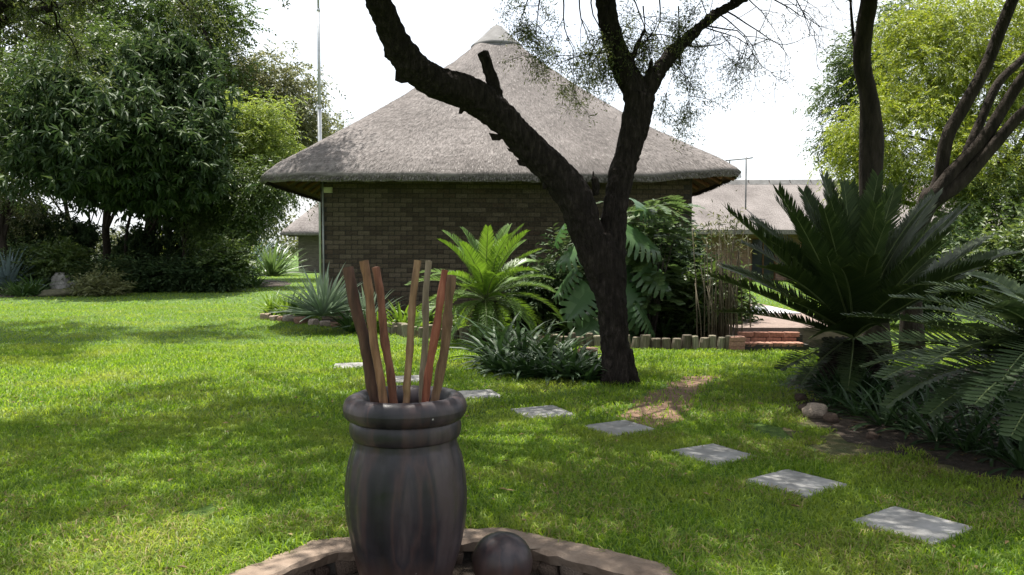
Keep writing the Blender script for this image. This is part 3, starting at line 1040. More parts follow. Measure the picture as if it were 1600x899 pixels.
def thatch_stalks(grid, parent, n, L, W, fringe):
    """loose ends of straw lying down the slope, and a ragged clipped fringe at the eave"""
    ns, m = grid.shape[0] - 1, grid.shape[1] - 1
    i = np.minimum((np.sqrt(rng.random(n)) * (ns - 2) + 1).astype(int), ns - 2)
    k = (rng.random(n) * m).astype(int)
    fu, fv = rng.random(n)[:, None], rng.random(n)[:, None]
    P = grid[i, k] * (1 - fu) * (1 - fv) + grid[i, k + 1] * fu * (1 - fv) + grid[i + 1, k] * (1 - fu) * fv + grid[i + 1, k + 1] * fu * fv
    dn = grid[i + 1, k] - grid[i, k]
    dn /= np.linalg.norm(dn, axis=1)[:, None]
    sd = grid[i, k + 1] - grid[i, k]
    sd /= np.linalg.norm(sd, axis=1)[:, None] + 1e-9
    nr = np.cross(dn, sd)
    nr *= np.sign(nr[:, 2])[:, None]
    dn = dn + sd * (rng.random(n)[:, None] - 0.5) * 0.5
    ln = (L * (0.5 + rng.random(n)))[:, None]
    wd = (W * (0.6 + 0.8 * rng.random(n)))[:, None]
    a = P + nr * 0.004 - sd * wd
    b = P + nr * 0.004 + sd * wd
    t = P + dn * ln + nr * (0.006 + 0.014 * rng.random(n)[:, None] ** 2)
    VV = np.stack([a, b, t], 1).reshape(-1, 3)
    FF = (np.arange(n) * 3)[:, None] + np.array([[0, 1, 2]])
    nf = fringe
    k = (rng.random(nf) * m).astype(int)
    fu = rng.random(nf)[:, None]
    P = grid[ns, k] * (1 - fu) + grid[ns, k + 1] * fu
    sd = grid[ns, k + 1] - grid[ns, k]
    sd /= np.linalg.norm(sd, axis=1)[:, None] + 1e-9
    dn = grid[ns, k] - grid[ns - 1, k]
    dn /= np.linalg.norm(dn, axis=1)[:, None]
    z = rng.random(nf)[:, None] * -0.11
    P = P + np.array([0, 0, 1.0]) * z - dn * 0.03
    t = P + dn * (0.03 + 0.025 * rng.random(nf)[:, None]) + np.array([0, 0, -1.0]) * 0.015 * rng.random(nf)[:, None]
    w2 = 0.008 + 0.01 * rng.random(nf)[:, None]
    VV2 = np.stack([P - sd * w2, P + sd * w2, t], 1).reshape(-1, 3)
    FF2 = (np.arange(nf) * 3)[:, None] + np.array([[0, 1, 2]]) + len(VV)
    o = obj('straw_ends', mesh_np('straw_ends', np.concatenate([VV, VV2]), np.concatenate([FF, FF2])), M['stalk'], parent)
    o['kind'] = 'stuff'


roof, grid = thatch_roof(HA, HB, Z_EAVE, Z_APEX, hut, raise_right=0.18)
thatch_stalks(grid, roof, 90000, 0.075, 0.0055, 9000)
# cement cap on the point of the roof
mb = MB()
capb = Z_APEX - 0.50
mb.lathe([(0.61, capb - 0.10), (0.66, capb - 0.06), (0.66, capb), (0.63, capb + 0.03), (0.44, capb + 0.19), (0.24, capb + 0.39), (0.11, capb + 0.51), (0.03, capb + 0.555), (0.001, capb + 0.56)], 40)
me = mb.mesh('cap', True)
obj('cap', me, M['cement'], roof)
mb = MB()
mb.lathe([(0.54, capb - 0.20), (0.67, capb - 0.18), (0.69, capb - 0.11), (0.665, capb - 0.07), (0.54, capb - 0.06)], 40)
obj('cap_band', mb.mesh('cap_band', True), M['dark_metal'], roof)

# walls: mortar core, bricks proud of it
WX0, WX1 = -3.77, 3.99                        # in hut coordinates
WY0, WY1 = -3.65, 3.65
WH = 3.27
wall = obj('wall', None, None, hut)
bpy.data.objects.remove(wall)
mb = MB()
t = 0.2
mb.box(((WX0 + WX1) / 2, WY0 + t / 2, WH / 2), (WX1 - WX0, t, WH))
mb.box(((WX0 + WX1) / 2, WY1 - t / 2, WH / 2), (WX1 - WX0, t, WH))
mb.box((WX0 + t / 2, 0, WH / 2), (t, WY1 - WY0 - 2 * t, WH))
mb.box((WX1 - t / 2, 0, WH / 2), (t, WY1 - WY0 - 2 * t, WH))
wall = obj('wall', mb.mesh('wall'), M['mortar'], hut)
BL, BH, BG = 0.240, 0.084, 0.013


def brick_mesh(seed, l=BL, h=BH, d=0.05):
    r = random.Random(seed)
    mb = MB()
    x, y, z = l / 2, d / 2, h / 2
    c = 0.005
    j = lambda: r.uniform(-0.003, 0.003)
    Vb = [(sx * x + j(), y, sz * z + j()) for sx, sz in ((-1, -1), (1, -1), (1, 1), (-1, 1))]
    Vf = [(sx * (x - c) + j(), -y + j() * 0.6, sz * (z - c) + j()) for sx, sz in ((-1, -1), (1, -1), (1, 1), (-1, 1))]
    Vm = [(v[0], -y + c, v[2]) for v in Vb]
    mb.add(Vb + Vm + Vf, [(i, (i + 1) % 4, 4 + (i + 1) % 4, 4 + i) for i in range(4)] + [(4 + i, 4 + (i + 1) % 4, 8 + (i + 1) % 4, 8 + i) for i in range(4)] + [(8, 9, 10, 11)])
    return mb


brick_mbs = [brick_mesh(i) for i in range(8)]
BRICKS = [b.mesh('brick') for b in brick_mbs]
for me in BRICKS:
    me.materials.append(M['brick'])
rest = MB()
spots = []
Minv = (Matrix.Translation(HC) @ Matrix.Rotation(HR, 4, 'Z'))
pitch = BH + BG
for row in range(int(3.05 / pitch)):
    z = 0.05 + row * pitch + BH / 2
    off = (row % 2) * (BL + BG) / 2
    x = WX0 + BL / 2 + 0.004 - off
    while x < WX1 - BL / 2 + 0.02:
        if x - BL / 2 > WX0 - 0.001:
            wpt = Minv @ Vector((x, WY0, z))
            sc = F / wpt.y
            pxx, pyy = 800 + wpt.x * sc, 390 + (1.5 - wpt.z) * sc
            spots.append((x, z, pxx, pyy))
        x += BL + BG
vis = [s for s in spots if 500 < s[2] < 725 and 292 < s[3] < 462]
vis.sort(key=lambda s: abs(s[2] - 600) * 0.6 + abs(s[3] - 385))
vis_set = set((s[0], s[1]) for s in vis[:300])
rb = random.Random(5)
for (x, z, a, b) in spots:
    i = rb.randrange(8)
    dy = rb.uniform(-0.003, 0.003)
    if (x, z) in vis_set:
        obj('brick', BRICKS[i], None, wall, (x, WY0 + 0.017 + dy, z))
    else:
        rest.add([Vector(v) + Vector((x, WY0 + 0.017 + dy, z)) for v in brick_mbs[i].V], brick_mbs[i].F)
for side in (-1, 1):
    xw = WX0 if side < 0 else WX1
    for row in range(int(3.05 / pitch)):
        z = 0.05 + row * pitch + BH / 2
        y = WY0 + 0.06 + BL / 2 - (row % 2) * 0.0 + (row % 2) * (BL + BG) / 2
        while y < WY1 - BL / 2:
            b_ = brick_mbs[rb.randrange(8)]
            # turn to face outwards
            if side < 0:
                f = lambda v: (xw + 0.017 + v[1], y - v[0], z + v[2])
            else:
                f = lambda v: (xw - 0.017 - v[1], y + v[0], z + v[2])
            rest.add([f(v) for v in b_.V], b_.F)
            y += BL + BG
o = obj('brickwork', rest.mesh('brickwork'), M['brick'], wall)
o['kind'] = 'stuff'
# round pole rafters under the eaves
def eave_pole(x0, y0, x1, y1, z0, z1):
    mb = MB()
    mb.tube([(x0, y0, z0), ((x0 + x1) / 2, (y0 + y1) / 2, (z0 + z1) / 2), (x1, y1, z1)], [0.05, 0.048, 0.045], 8, True, 0.04)
    obj('rafter', mb.mesh('rafter', True), M['timber'], hut)
for i in range(11):
    u = -0.92 + 1.84 * i / 10
    for sx in (-1, 1):
        s_o, s_i = 0.955, 0.70
        zo = Z_APEX - (Z_APEX - Z_EAVE) * (s_o + 0.035 * math.sin(math.pi * s_o)) - TH - 0.10
        zi = Z_APEX - (Z_APEX - Z_EAVE) * (s_i + 0.035 * math.sin(math.pi * s_i)) - TH - 0.17
        eave_pole(sx * HA * s_i, u * HB * s_i, sx * HA * s_o, u * HB * s_o, zi, zo)
        if sx < 0:
            eave_pole(u * HA * s_i, -HB * s_i, u * HA * s_o, -HB * s_o, zi, zo)
# wall plate timber along the sides
for sx in (-1, 1):
    mb = MB()
    xx = WX0 - 0.06 if sx < 0 else WX1 + 0.06
    mb.tube([(xx, WY0 - 0.3, 3.06), (xx, 0, 3.08), (xx, WY1 + 0.3, 3.06)], [0.06, 0.062, 0.06], 8)
    obj('wall_plate', mb.mesh('wall_plate', True), M['timber'], hut)
# small lamp and its conduit at the corner
mb = MB()
mb.box((WX0 + 0.17, WY0 - 0.045, 2.72), (0.17, 0.09, 0.11))
mb.box((WX0 + 0.17, WY0 - 0.10, 2.70), (0.14, 0.03, 0.08))
obj('wall_lamp', mb.mesh('wall_lamp'), M['pale_plastic'], hut)
mb = MB()
mb.tube([(WX0 + 0.055, WY0 - 0.022, 0.1), (WX0 + 0.055, WY0 - 0.022, 1.6), (WX0 + 0.055, WY0 - 0.022, 2.95)], [0.018] * 3, 8)
obj('conduit', mb.mesh('conduit', True), M['metal'], hut)

# tall lightning mast behind the hut corner
mast_b = Vector((-6.05, 25.5, 0))
mast = empty('lightning_mast', mast_b, 'tall thin galvanised steel mast rising behind the thatched roof', 'mast')
mb = MB()
mb.tube([(0, 0, 0), (0.0, 0, 3.5), (0.0, 0, 6)], [0.065, 0.062, 0.06], 10)
mb.tube([(0.0, 0, 5.95), (0.0, 0, 9)], [0.048, 0.046], 10)
mb.tube([(0.0, 0, 8.95), (0.0, 0, 12.6)], [0.034, 0.03], 10)
obj('pole', mb.mesh('pole', True), M['metal'], mast)
mb = MB()
mb.lathe([(0.05, 0), (0.075, 0.0), (0.075, 0.1), (0.05, 0.1)], 12, (0, 0, 5.92))
mb.lathe([(0.035, 0), (0.058, 0.0), (0.058, 0.1), (0.035, 0.1)], 12, (0, 0, 8.92))
obj('joint_collar', mb.mesh('joint_collar', True), M['metal'], mast)
mb = MB()
mb.box((0, 0, 0.01), (0.3, 0.3, 0.02))
obj('base_plate', mb.mesh('base_plate'), M['metal'], mast)


# ------------------------------------------------------------------ other thatched buildings
def slope_sheet(mb, UVs, a, b, c, d, nu, nv, amp=0.03, seed=0):
    """bilinear patch a-b (top edge) to d-c (eave), bumpy"""
    base = mb.n
    V = []
    for j in range(nv + 1):
        for i in range(nu + 1):
            u, v = i / nu, j / nv
            p = (a * (1 - u) + b * u) * (1 - v) + (d * (1 - u) + c * u) * v
            sag = -0.05 * v * v
            V.append((p.x, p.y, p.z + sag + amp * mnoise.noise((p.x * 1.7 + seed, p.y * 1.7, p.z * 1.7))))
            UVs.append(((d - c).length * u, (a - d).length * v))
    Fq = [(j * (nu + 1) + i, (j + 1) * (nu + 1) + i, (j + 1) * (nu + 1) + i + 1, j * (nu + 1) + i + 1) for j in range(nv) for i in range(nu)]
    mb.add(V, Fq)


def hip_roof(parent, E, ridge, thick=0.16, seed=0.0):
    """E: four eave corners, front-left, front-right, back-right, back-left; ridge: left and right end"""
    mb, UV = MB(), []
    rl, rr = ridge
    fl, fr, brr, bl = E
    slope_sheet(mb, UV, rl, rr, fr, fl, 36, 14, seed=seed)
    slope_sheet(mb, UV, rr, rl, bl, brr, 36, 14, seed=seed)
    slope_sheet(mb, UV, rl + Vector((0, 0, 0)), rl, fl, bl, 20, 14, seed=seed)
    slope_sheet(mb, UV, rr, rr, brr, fr, 20, 14, seed=seed)
    top = mb.n
    dz = Vector((0, 0, -thick))
    for p, q in ((fl, fr), (fr, brr), (brr, bl), (bl, fl)):
        slope_sheet(mb, UV, p, q, q + dz, p + dz, 20, 1, amp=0.02, seed=seed + 4)
    me = mesh_py('roof', mb.V, mb.F, True)
    l = me.uv_layers.new(name='UVMap')
    idx = np.zeros(len(me.loops), dtype=np.int32)
    me.loops.foreach_get('vertex_index', idx)
    l.data.foreach_set('uv', np.array(UV, dtype=np.float32)[idx].ravel())
    rf = obj('roof', me, M['thatch'], parent)
    mb2 = MB()
    mb2.add([p + dz * 0.9 + Vector((0, 0, 0.0)) for p in (fl, fr, brr, bl)], [(0, 1, 2, 3)])
    obj('soffit', mb2.mesh('soffit'), M['soffit'], parent)
    return rf


def brick_block(parent, x0, x1, y0, y1, h, openings=(), mat='brick_far'):
    """four walls, the front one with openings (x0, x1, z0, z1)"""
    mb = MB()
    t = 0.22
    xs = sorted(set([x0, x1] + [o_[0] for o_ in openings] + [o_[1] for o_ in openings]))
    for a, b in zip(xs[:-1], xs[1:]):
        ops = [o_ for o_ in openings if o_[0] <= a + 1e-6 and o_[1] >= b - 1e-6]
        if not ops:
            mb.box(((a + b) / 2, y0 + t / 2, h / 2), (b - a, t, h))
        else:
            z0, z1 = ops[0][2], ops[0][3]
            if z0 > 0:
                mb.box(((a + b) / 2, y0 + t / 2, z0 / 2), (b - a, t, z0))
            if h - z1 > 0.01:
                mb.box(((a + b) / 2, y0 + t / 2, (h + z1) / 2), (b - a, t, h - z1))
    mb.box(((x0 + x1) / 2, y1 - t / 2, h / 2), (x1 - x0, t, h))
    mb.box((x0 + t / 2, (y0 + y1) / 2, h / 2), (t, y1 - y0 - 2 * t, h))
    mb.box((x1 - t / 2, (y0 + y1) / 2, h / 2), (t, y1 - y0 - 2 * t, h))
    w = obj('wall', mb.mesh('wall'), M[mat], parent)
    for (a, b, z0, z1) in openings:
        wf = MB()
        for q in (0, 1):
            wf.box(((a + 0.03) if q == 0 else (b - 0.03), y0 + 0.10, (z0 + z1) / 2), (0.06, 0.07, z1 - z0))
            wf.box(((a + b) / 2, y0 + 0.10, (z0 + 0.03) if q == 0 else (z1 - 0.03)), (b - a - 0.12, 0.07, 0.06))
        wf.box(((a + b) / 2, y0 + 0.10, (z0 + z1) / 2), (0.05, 0.06, z1 - z0 - 0.12))
        wo = obj('door' if z0 < 0.1 else 'window', wf.mesh('window'), M['timber'], parent)
        pb = MB()
        pb.box(((a + b) / 2, y0 + 0.12, (z0 + z1) / 2), (b - a - 0.1, 0.012, z1 - z0 - 0.1))
        obj('pane', pb.mesh('pane'), M['window_glass'], wo)
    return w


def far_brick():
    m, nt, b = newmat('far_brickwork')
    tc = nt.nodes.new('ShaderNodeTexCoord')
    sx = nt.nodes.new('ShaderNodeSeparateXYZ')
    nt.links.new(tc.outputs['Object'], sx.inputs[0])
    ad = nt.nodes.new('ShaderNodeMath')
    nt.links.new(sx.outputs['X'], ad.inputs[0])
    nt.links.new(sx.outputs['Y'], ad.inputs[1])
    cx = nt.nodes.new('ShaderNodeCombineXYZ')
    nt.links.new(ad.outputs[0], cx.inputs['X'])
    nt.links.new(sx.outputs['Z'], cx.inputs['Y'])
    bt = nt.nodes.new('ShaderNodeTexBrick')
    bt.inputs['Color1'].default_value = (0.20, 0.115, 0.08, 1)
    bt.inputs['Color2'].default_value = (0.29, 0.18, 0.125, 1)
    bt.inputs['Mortar'].default_value = (0.12, 0.10, 0.085, 1)
    bt.inputs['Scale'].default_value = 4.0
    bt.inputs['Mortar Size'].default_value = 0.03
    bt.inputs['Row Height'].default_value = 0.34
    bt.inputs['Brick Width'].default_value = 0.98
    nt.links.new(cx.outputs[0], bt.inputs['Vector'])
    nt.links.new(bt.outputs['Color'], b.inputs['Base Color'])
    b.inputs['Roughness'].default_value = 0.9
    return m


M['brick_far'] = far_brick()
M['brick_grey_far'] = M['brick_far'].copy()
for n_ in M['brick_grey_far'].node_tree.nodes:
    if n_.type == 'TEX_BRICK':
        n_.inputs['Color1'].default_value = (0.10, 0.085, 0.07, 1)
        n_.inputs['Color2'].default_value = (0.16, 0.14, 0.12, 1)

# long lodge far behind on the right
lod = empty('thatched_lodge', (12, 38, 0), 'long thatched brick lodge behind the big cycad, with a grey ridge capping', 'building')
LO = Vector((12, 38, 0))


def L_(x, y, z):
    return Vector((x, y, z)) - LO


rf = hip_roof(lod, [L_(5.8, 37.6, 2.42), L_(25, 37.4, 2.42), L_(25.6, 45.5, 2.42), L_(5.8, 45.5, 2.42)], (L_(10.2, 41.6, 5.0), L_(22.5, 41.4, 5.0)), seed=3.0)
mb = MB()
p0, p1 = L_(10.0, 41.6, 5.02), L_(22.7, 41.4, 5.02)
for i in range(12):
    q0, q1 = p0.lerp(p1, i / 12 + 0.002), p0.lerp(p1, (i + 1) / 12 - 0.002)
    mb = MB()
    prof_r = [(-0.36, -0.34), (-0.30, -0.20), (-0.12, 0.03), (0.0, 0.07), (0.12, 0.03), (0.30, -0.20), (0.36, -0.34)]
    V = [q0 + Vector((0, y, z)) for y, z in prof_r] + [q1 + Vector((0, y, z)) for y, z in prof_r]
    mb.add(V, [(k, k + 1, 8 + k, 7 + k) for k in range(6)] + [tuple(range(6, -1, -1)), tuple(range(7, 14))])
    obj('ridge_cap', mb.mesh('ridge_cap'), M['cement'], rf)
brick_block(lod, 7.0 - 12, 24.2 - 12, 1.0, 7.0, 2.6, [(11.6 - 12, 12.8 - 12, 0.0, 2.05), (14 - 12, 16 - 12, 0.9, 2.0), (18 - 12, 20 - 12, 0.9, 2.0)])
# aerial on a pole
ae = empty('aerial_mast', (11.35, 39.2, 0), 'thin aerial pole with a level crossbar above the far thatched roofs', 'aerial')
mb = MB()
ztop = at(1173, 246, 39.2).z
mb.tube([(0, 0, 0), (0, 0, ztop * 0.5), (0, 0, ztop)], [0.045, 0.04, 0.035], 8)
obj('pole', mb.mesh('pole', True), M['dark_metal'], ae)
mb = MB()
mb.tube([(-1.0, 0, ztop - 0.16), (0, 0, ztop - 0.07), (0.32, 0, ztop - 0.02)], [0.03] * 3, 6)
mb.tube([(-0.8, 0, ztop - 0.35), (-0.8, 0, ztop - 0.12)], [0.03] * 2, 6)
obj('crossbar', mb.mesh('crossbar', True), M['dark_metal'], ae)

# small hut far behind on the left
sh = empty('small_hut', (-11.7, 55, 0), 'small far brick hut with a thatched roof beside the mast and shade trees', 'hut', rz=R(4))
rf2, g2 = thatch_roof(3.5, 3.5, 2.62, 6.2, sh, nth=80, ns=24, seed=20.0)
brick_block(sh, -2.4, 2.4, -2.4, 2.4, 2.95, [(0.4, 1.4, 0.9, 2.0)], mat='brick_grey_far')

# ------------------------------------------------------------------ terrace, steps
TZ = 0.30
mb = MB()
mb.box((4.45, 16.5, TZ / 2 - 0.02), (2.1, 8.4, TZ + 0.04))
o = obj('terrace', mb.mesh('terrace'), M['paver'])
o['kind'] = 'structure'
for i in range(1):
    for j in range(2):
        mb = MB()
        mb.box((4.85 + i * 1.02, 15.3 + j * 0.92, TZ + 0.012), (1.0, 0.90, 0.024 + 0.002 * ((i + j) % 2)))
        obj('paving_slab', mb.mesh('paving_slab'), M['paint'], o)
st = empty('brick_steps', (3.95, 11.9, 0), 'low red brick steps up to the paved terrace behind the big cycad', 'steps')
RB = brick_mesh(31, 0.22, 0.07, 0.105)
RBM = RB.mesh('brick')
RBM.materials.append(M['red_brick'])
mb = MB()
mb.box((-0.04, 0.22, 0.045), (0.98, 0.52, 0.09))
mb.box((-0.04, 0.35, 0.15), (0.98, 0.26, 0.12))
obj('step_core', mb.mesh('step_core'), M['mortar'], st)
for c in range(2):
    for i in range(4):
        obj('brick', RBM, None, st, (-0.46 + i * 0.232 + (c % 2) * 0.05, 0.235, 0.135 + c * 0.08))
for i in range(8):
    mb = brick_mesh(60 + i, 0.105, 0.055, 0.22)
    mb2 = MB()
    mb2.add([(v[0], v[1], v[2]) for v in mb.V], mb.F)
    obj('tread_brick', mb2.mesh('tread_brick'), M['red_brick'], st, (-0.47 + i * 0.113, 0.07, 0.085))
lw = empty('low_brick_wall', (4.45, 20.2, TZ), 'low red brick wall along the far side of the paved terrace', 'wall')
mb = MB()
mb.box((0, 0, 0.17), (2.04, 0.2, 0.34))
obj('wall_core', mb.mesh('wall_core'), M['mortar'], lw)
for c in range(4):
    for i in range(8):
        obj('brick', RBM, None, lw, (-0.90 + i * 0.236 + (c % 2) * 0.11, -0.07, 0.05 + c * 0.082))
pp = gnd(1152, 549)
pi_ = empty('brick_pier', (pp.x, pp.y + 0.1, 0), 'short orange brown brick pier where the log edging meets the steps', 'pier')
for c in range(3):
    mb = brick_mesh(90 + c, 0.22, 0.066, 0.2)
    obj('brick', mb.mesh('brick'), M['red_brick'], pi_, (0.005 * c, 0, 0.034 + c * 0.07))

# ------------------------------------------------------------------ log edging of the hut bed
le = empty('log_edging', gnd(880, 541), 'row of short weathered upright logs edging the bed in front of the hut', 'edging')
line = [gnd(x, y) for x, y in [(600, 519), (640, 527), (720, 531), (800, 537), (900, 542), (1000, 546), (1080, 547), (1142, 547)]]
acc, seg = 0.0, 0
pos = line[0].copy()
rl_ = random.Random(3)
total = 0
pts = []
dist = 0.0
while seg < len(line) - 1:
    d_ = (line[seg + 1] - line[seg])
    if dist > d_.length:
        dist -= d_.length
        seg += 1
        continue
    p = line[seg] + d_ * (dist / d_.length)
    r_ = rl_.uniform(0.050, 0.082)
    h_ = rl_.uniform(0.15, 0.23)
    mb = MB()
    tl = rl_.uniform(-0.03, 0.03)
    mb.tube([(0, 0, -0.02), (tl * 0.5, 0, h_ * 0.6), (tl, 0, h_ - 0.012), (tl, 0, h_)], [r_ * 1.02, r_, r_ * 0.98, r_ * 0.88], 10, True, 0.05)
    obj('log', mb.mesh('log', False), M['log'], le, p - le.location + Vector((0, rl_.uniform(-0.015, 0.015), 0)))
    dist += r_ * 2 + rl_.uniform(0.0, 0.012)

# stones and boulders
def rock(name, p, s, label, cat='stone', group=None, mat=None, seed=0, rz=0.0, sub=3, flat=0.72):
    me = stone_mesh(name, seed + 11, sub, 0.25, flat)
    o = obj(name, me, M[mat or 'stone'], None, (p.x, p.y, s[2] * 0.55), (0, 0, rz), s)
    return tag(o, label, cat, group)


for i, (x, y, w) in enumerate([(415, 499, 9), (429, 501, 8), (441, 502, 8), (452, 503, 10), (470, 506, 10), (490, 508, 9), (508, 510, 9), (525, 512, 8), (546, 513, 9), (563, 515, 8)]):
    p = gnd(x, y)
    s = w * p.y / F
    rock('edging_stone', p, (s * 1.25, s, s * 0.8), 'pale pinkish stone in the row below the silver leaved plant', 'stone', 'stones edging the bed below the silver plant', seed=i, rz=i * 1.1)
rock('boulder', gnd(103, 457), (0.46, 0.42, 0.50), 'round grey boulder at the edge of the shade trees', 'boulder', mat='boulder', seed=33, flat=1.3)
rock('mossy_rock', gnd(92, 463), (0.6, 0.4, 0.15), 'low mossy rock lying below the round grey boulder', 'rock', mat='mossy', seed=37, flat=1.1)
for i, (x, y, w, lab) in enumerate([(1274, 652, 17, 'largest tan rock at the edge of the mulch bed by the big cycad'), (1252, 628, 10, 'reddish rock at the bed corner by the big cycad trunk'), (1298, 660, 11, 'small flat rock beside the largest tan rock at the mulch bed'), (1256, 643, 8, 'small pale rock between the reddish rock and the largest tan rock'), (1362, 686, 9, 'small rock half hidden in the mulch under the cycad leaves')]):
    p = gnd(x, y)
    s = w * p.y / F
    rock('garden_rock', p, (s * 1.15, s, s * 0.85), lab, 'rock', 'rocks at the mulch bed', mat='stone' if i == 0 else 'basin_stone', seed=50 + i, rz=i * 0.8, flat=1.0)
p = gnd(918, 572)
rock('orange_rock', Vector((p.x, 10.3, 0)), (0.17, 0.15, 0.20), 'orange brown rock among the leaves beside the acacia trunk', 'rock', mat='stone', seed=70)

# ------------------------------------------------------------------ trees and plants: generators
def unit(a):
    return a / (np.linalg.norm(a, axis=1)[:, None] + 1e-9)


def leaf_arrays(P, D, L, W, fold=0.25, up_bias=0.6):
    """diamond leaves: P base points, D unit directions, L length, W width"""
    n = len(P)
    Nn = unit(rng.normal(size=(n, 3)) + np.array([0, 0, up_bias * 2]))
    S = unit(np.cross(D, Nn))
    Nn = unit(np.cross(S, D))
    L = np.broadcast_to(L, (n,))[:, None]
    W = np.broadcast_to(W, (n,))[:, None]
    mid = P + D * L * 0.45
    a = mid - S * W / 2 + Nn * W * fold
    b = mid + S * W / 2 + Nn * W * fold
    tip = P + D * L - Nn * L * 0.08
    V = np.stack([P, b, tip, a], 1).reshape(-1, 3)
    i = (np.arange(n) * 4)[:, None]
    Fx = np.concatenate([i + np.array([[0, 1, 2]]), i + np.array([[0, 2, 3]])], 1).reshape(-1, 3)
    return V, Fx


def crown_points(lobes, n, clump_r, shell=0.55, seed=0, per=40, flat=0.7):
    """leaf positions in clumps over ellipsoid lobes; returns points, outward directions"""
    r = np.random.default_rng(seed + 500)
    vol = np.array([l[1][0] * l[1][1] * l[1][2] for l in lobes]) ** (2 / 3)
    pr = vol / vol.sum()
    nc = max(8, n // per)
    li = r.choice(len(lobes), nc, p=pr)
    cen = np.array([l[0] for l in lobes])[li]
    rad_ = np.array([l[1] for l in lobes])[li]
    d = unit(r.normal(size=(nc, 3)))
    rr = shell + (1 - shell) * r.random(nc) ** 0.6
    rr *= 1 + 0.18 * r.normal(size=nc)
    cc = cen + d * rad_ * rr[:, None]
    cs = clump_r * (0.6 + 0.9 * r.random(nc))
    w = r.random(nc) + 0.35
    ci = r.choice(nc, n, p=w / w.sum())
    off = r.normal(size=(n, 3)) * np.array([1, 1, flat]) * cs[ci][:, None] * 0.62
    return cc[ci] + off, unit(off + d[ci] * 0.4 * cs[ci][:, None]), cc


def twig_leaves(P, O, k, L, W, droop, mode='spray', up=0.6, reach=2.6):
    """leaves set along short drooping twigs (spray) or round their ends (whorl)"""
    m = len(P)
    d0 = unit(O * 0.8 + rng.normal(size=P.shape) * 0.35 + np.array([0, 0, -droop * 0.5]))
    a = unit(np.cross(d0, rng.normal(size=P.shape) * 0.35 + np.array([0, 0, 1.0])))
    b = np.cross(d0, a)
    ln = (L * reach * (0.6 + 0.8 * rng.random(m)))[:, None]
    PP, DD = [], []
    for j in range(k):
        if mode == 'whorl':
            an = 2 * math.pi * j / k + rng.random(m)[:, None] * 0.5
            PP.append(P)
            DD.append(unit(d0 * 0.35 + (a * np.cos(an) + b * np.sin(an)) * 0.9 + np.array([0, 0, -droop])))
        else:
            t = (j + 0.5) / k
            PP.append(P + d0 * ln * t + np.array([0, 0, -1.0]) * ln * droop * 0.5 * t * t)
            sd = a * (1 if j % 2 else -1)
            DD.append(unit(d0 * 0.55 + sd * 0.8 + rng.normal(size=P.shape) * 0.18 + np.array([0, 0, -droop * (0.2 + 0.5 * t)])))
    PP, DD = np.concatenate(PP), np.concatenate(DD)
    n = len(PP)
    return leaf_arrays(PP, DD, L * (0.7 + 0.6 * rng.random(n)), W * (0.75 + 0.5 * rng.random(n)), up_bias=up)


def tree(name, label, base, lobes_px, D, leaf, n, L, W, bark='bark_dark', trunk_r=0.2, clump=0.5, droop=0.3, group=None, per=40, seed=0, trunk_top=None, limbs=True, depth=0.9, up=0.6, shell=0.5, cat='tree', n_limbs=10, lean=(0, 0), flat=0.7, mode='spray', k=8, reach=2.6):
    """lobes_px: (x, y, rx, ry, dD) ellipses of the crown, in photo pixels at distance D + dD"""
    base = Vector(base)
    root = empty(name, base, label, cat, group)
    lobes = []
    for (x, y, rx, ry, dD) in lobes_px:
        d_ = D + dD
        c = at(x, y, d_) - base
        lobes.append(((c.x, c.y, c.z), (rx * d_ / F, max(rx, ry) * d_ / F * depth, ry * d_ / F)))
    P, O, cc = crown_points(lobes, n // k, clump, shell, seed, max(4, per // k), flat)
    keep = P[:, 2] > 0.15
    P, O = P[keep], O[keep]
    V, Fx = twig_leaves(P, O, k, L, W, droop, mode, up, reach)
    V[:, 2] = np.maximum(V[:, 2], 0.02)
    # trunk and limbs
    rt = random.Random(seed + 9)
    zc = np.mean([l[0][2] for l in lobes])
    tt = trunk_top if trunk_top is not None else zc
    cx, cy = np.mean([l[0][0] for l in lobes]) * 0.5 + lean[0], np.mean([l[0][1] for l in lobes]) * 0.5 + lean[1]
    mb = MB()
    pts, rads = [], []
    for i in range(9):
        t = i / 8
        pts.append((cx * t * t + rt.uniform(-1, 1) * trunk_r * 0.35 * (i > 0), cy * t * t + rt.uniform(-1, 1) * trunk_r * 0.35 * (i > 0), tt * t))
        rads.append(trunk_r * (1.35 - 0.4 * min(1, t * 6)) * (1 - 0.55 * t) if i else trunk_r * 1.4)
    mb.tube(pts, rads, 10, True, 0.06)
    if limbs:
        for j in range(n_limbs):
            c = cc[rt.randrange(len(cc))]
            i0 = rt.randrange(3, 8)
            p0 = Vector(pts[i0])
            p2 = Vector(c)
            p1 = (p0 + p2) / 2 + Vector((rt.uniform(-.3, .3), rt.uniform(-.3, .3), rt.uniform(0, .6)))
            r_ = rads[i0] * 0.55
            sp = [Vector(q) for q in spline([p0, p1, p2], 4)]
            mb.tube(sp, [r_ * (1 - 0.85 * k / (len(sp) - 1)) for k in range(len(sp))], 6, False)
    obj('trunk', mb.mesh('trunk', True), M[bark], root)
    obj('crown', mesh_np('crown', V, Fx), M[leaf], root)
    return root


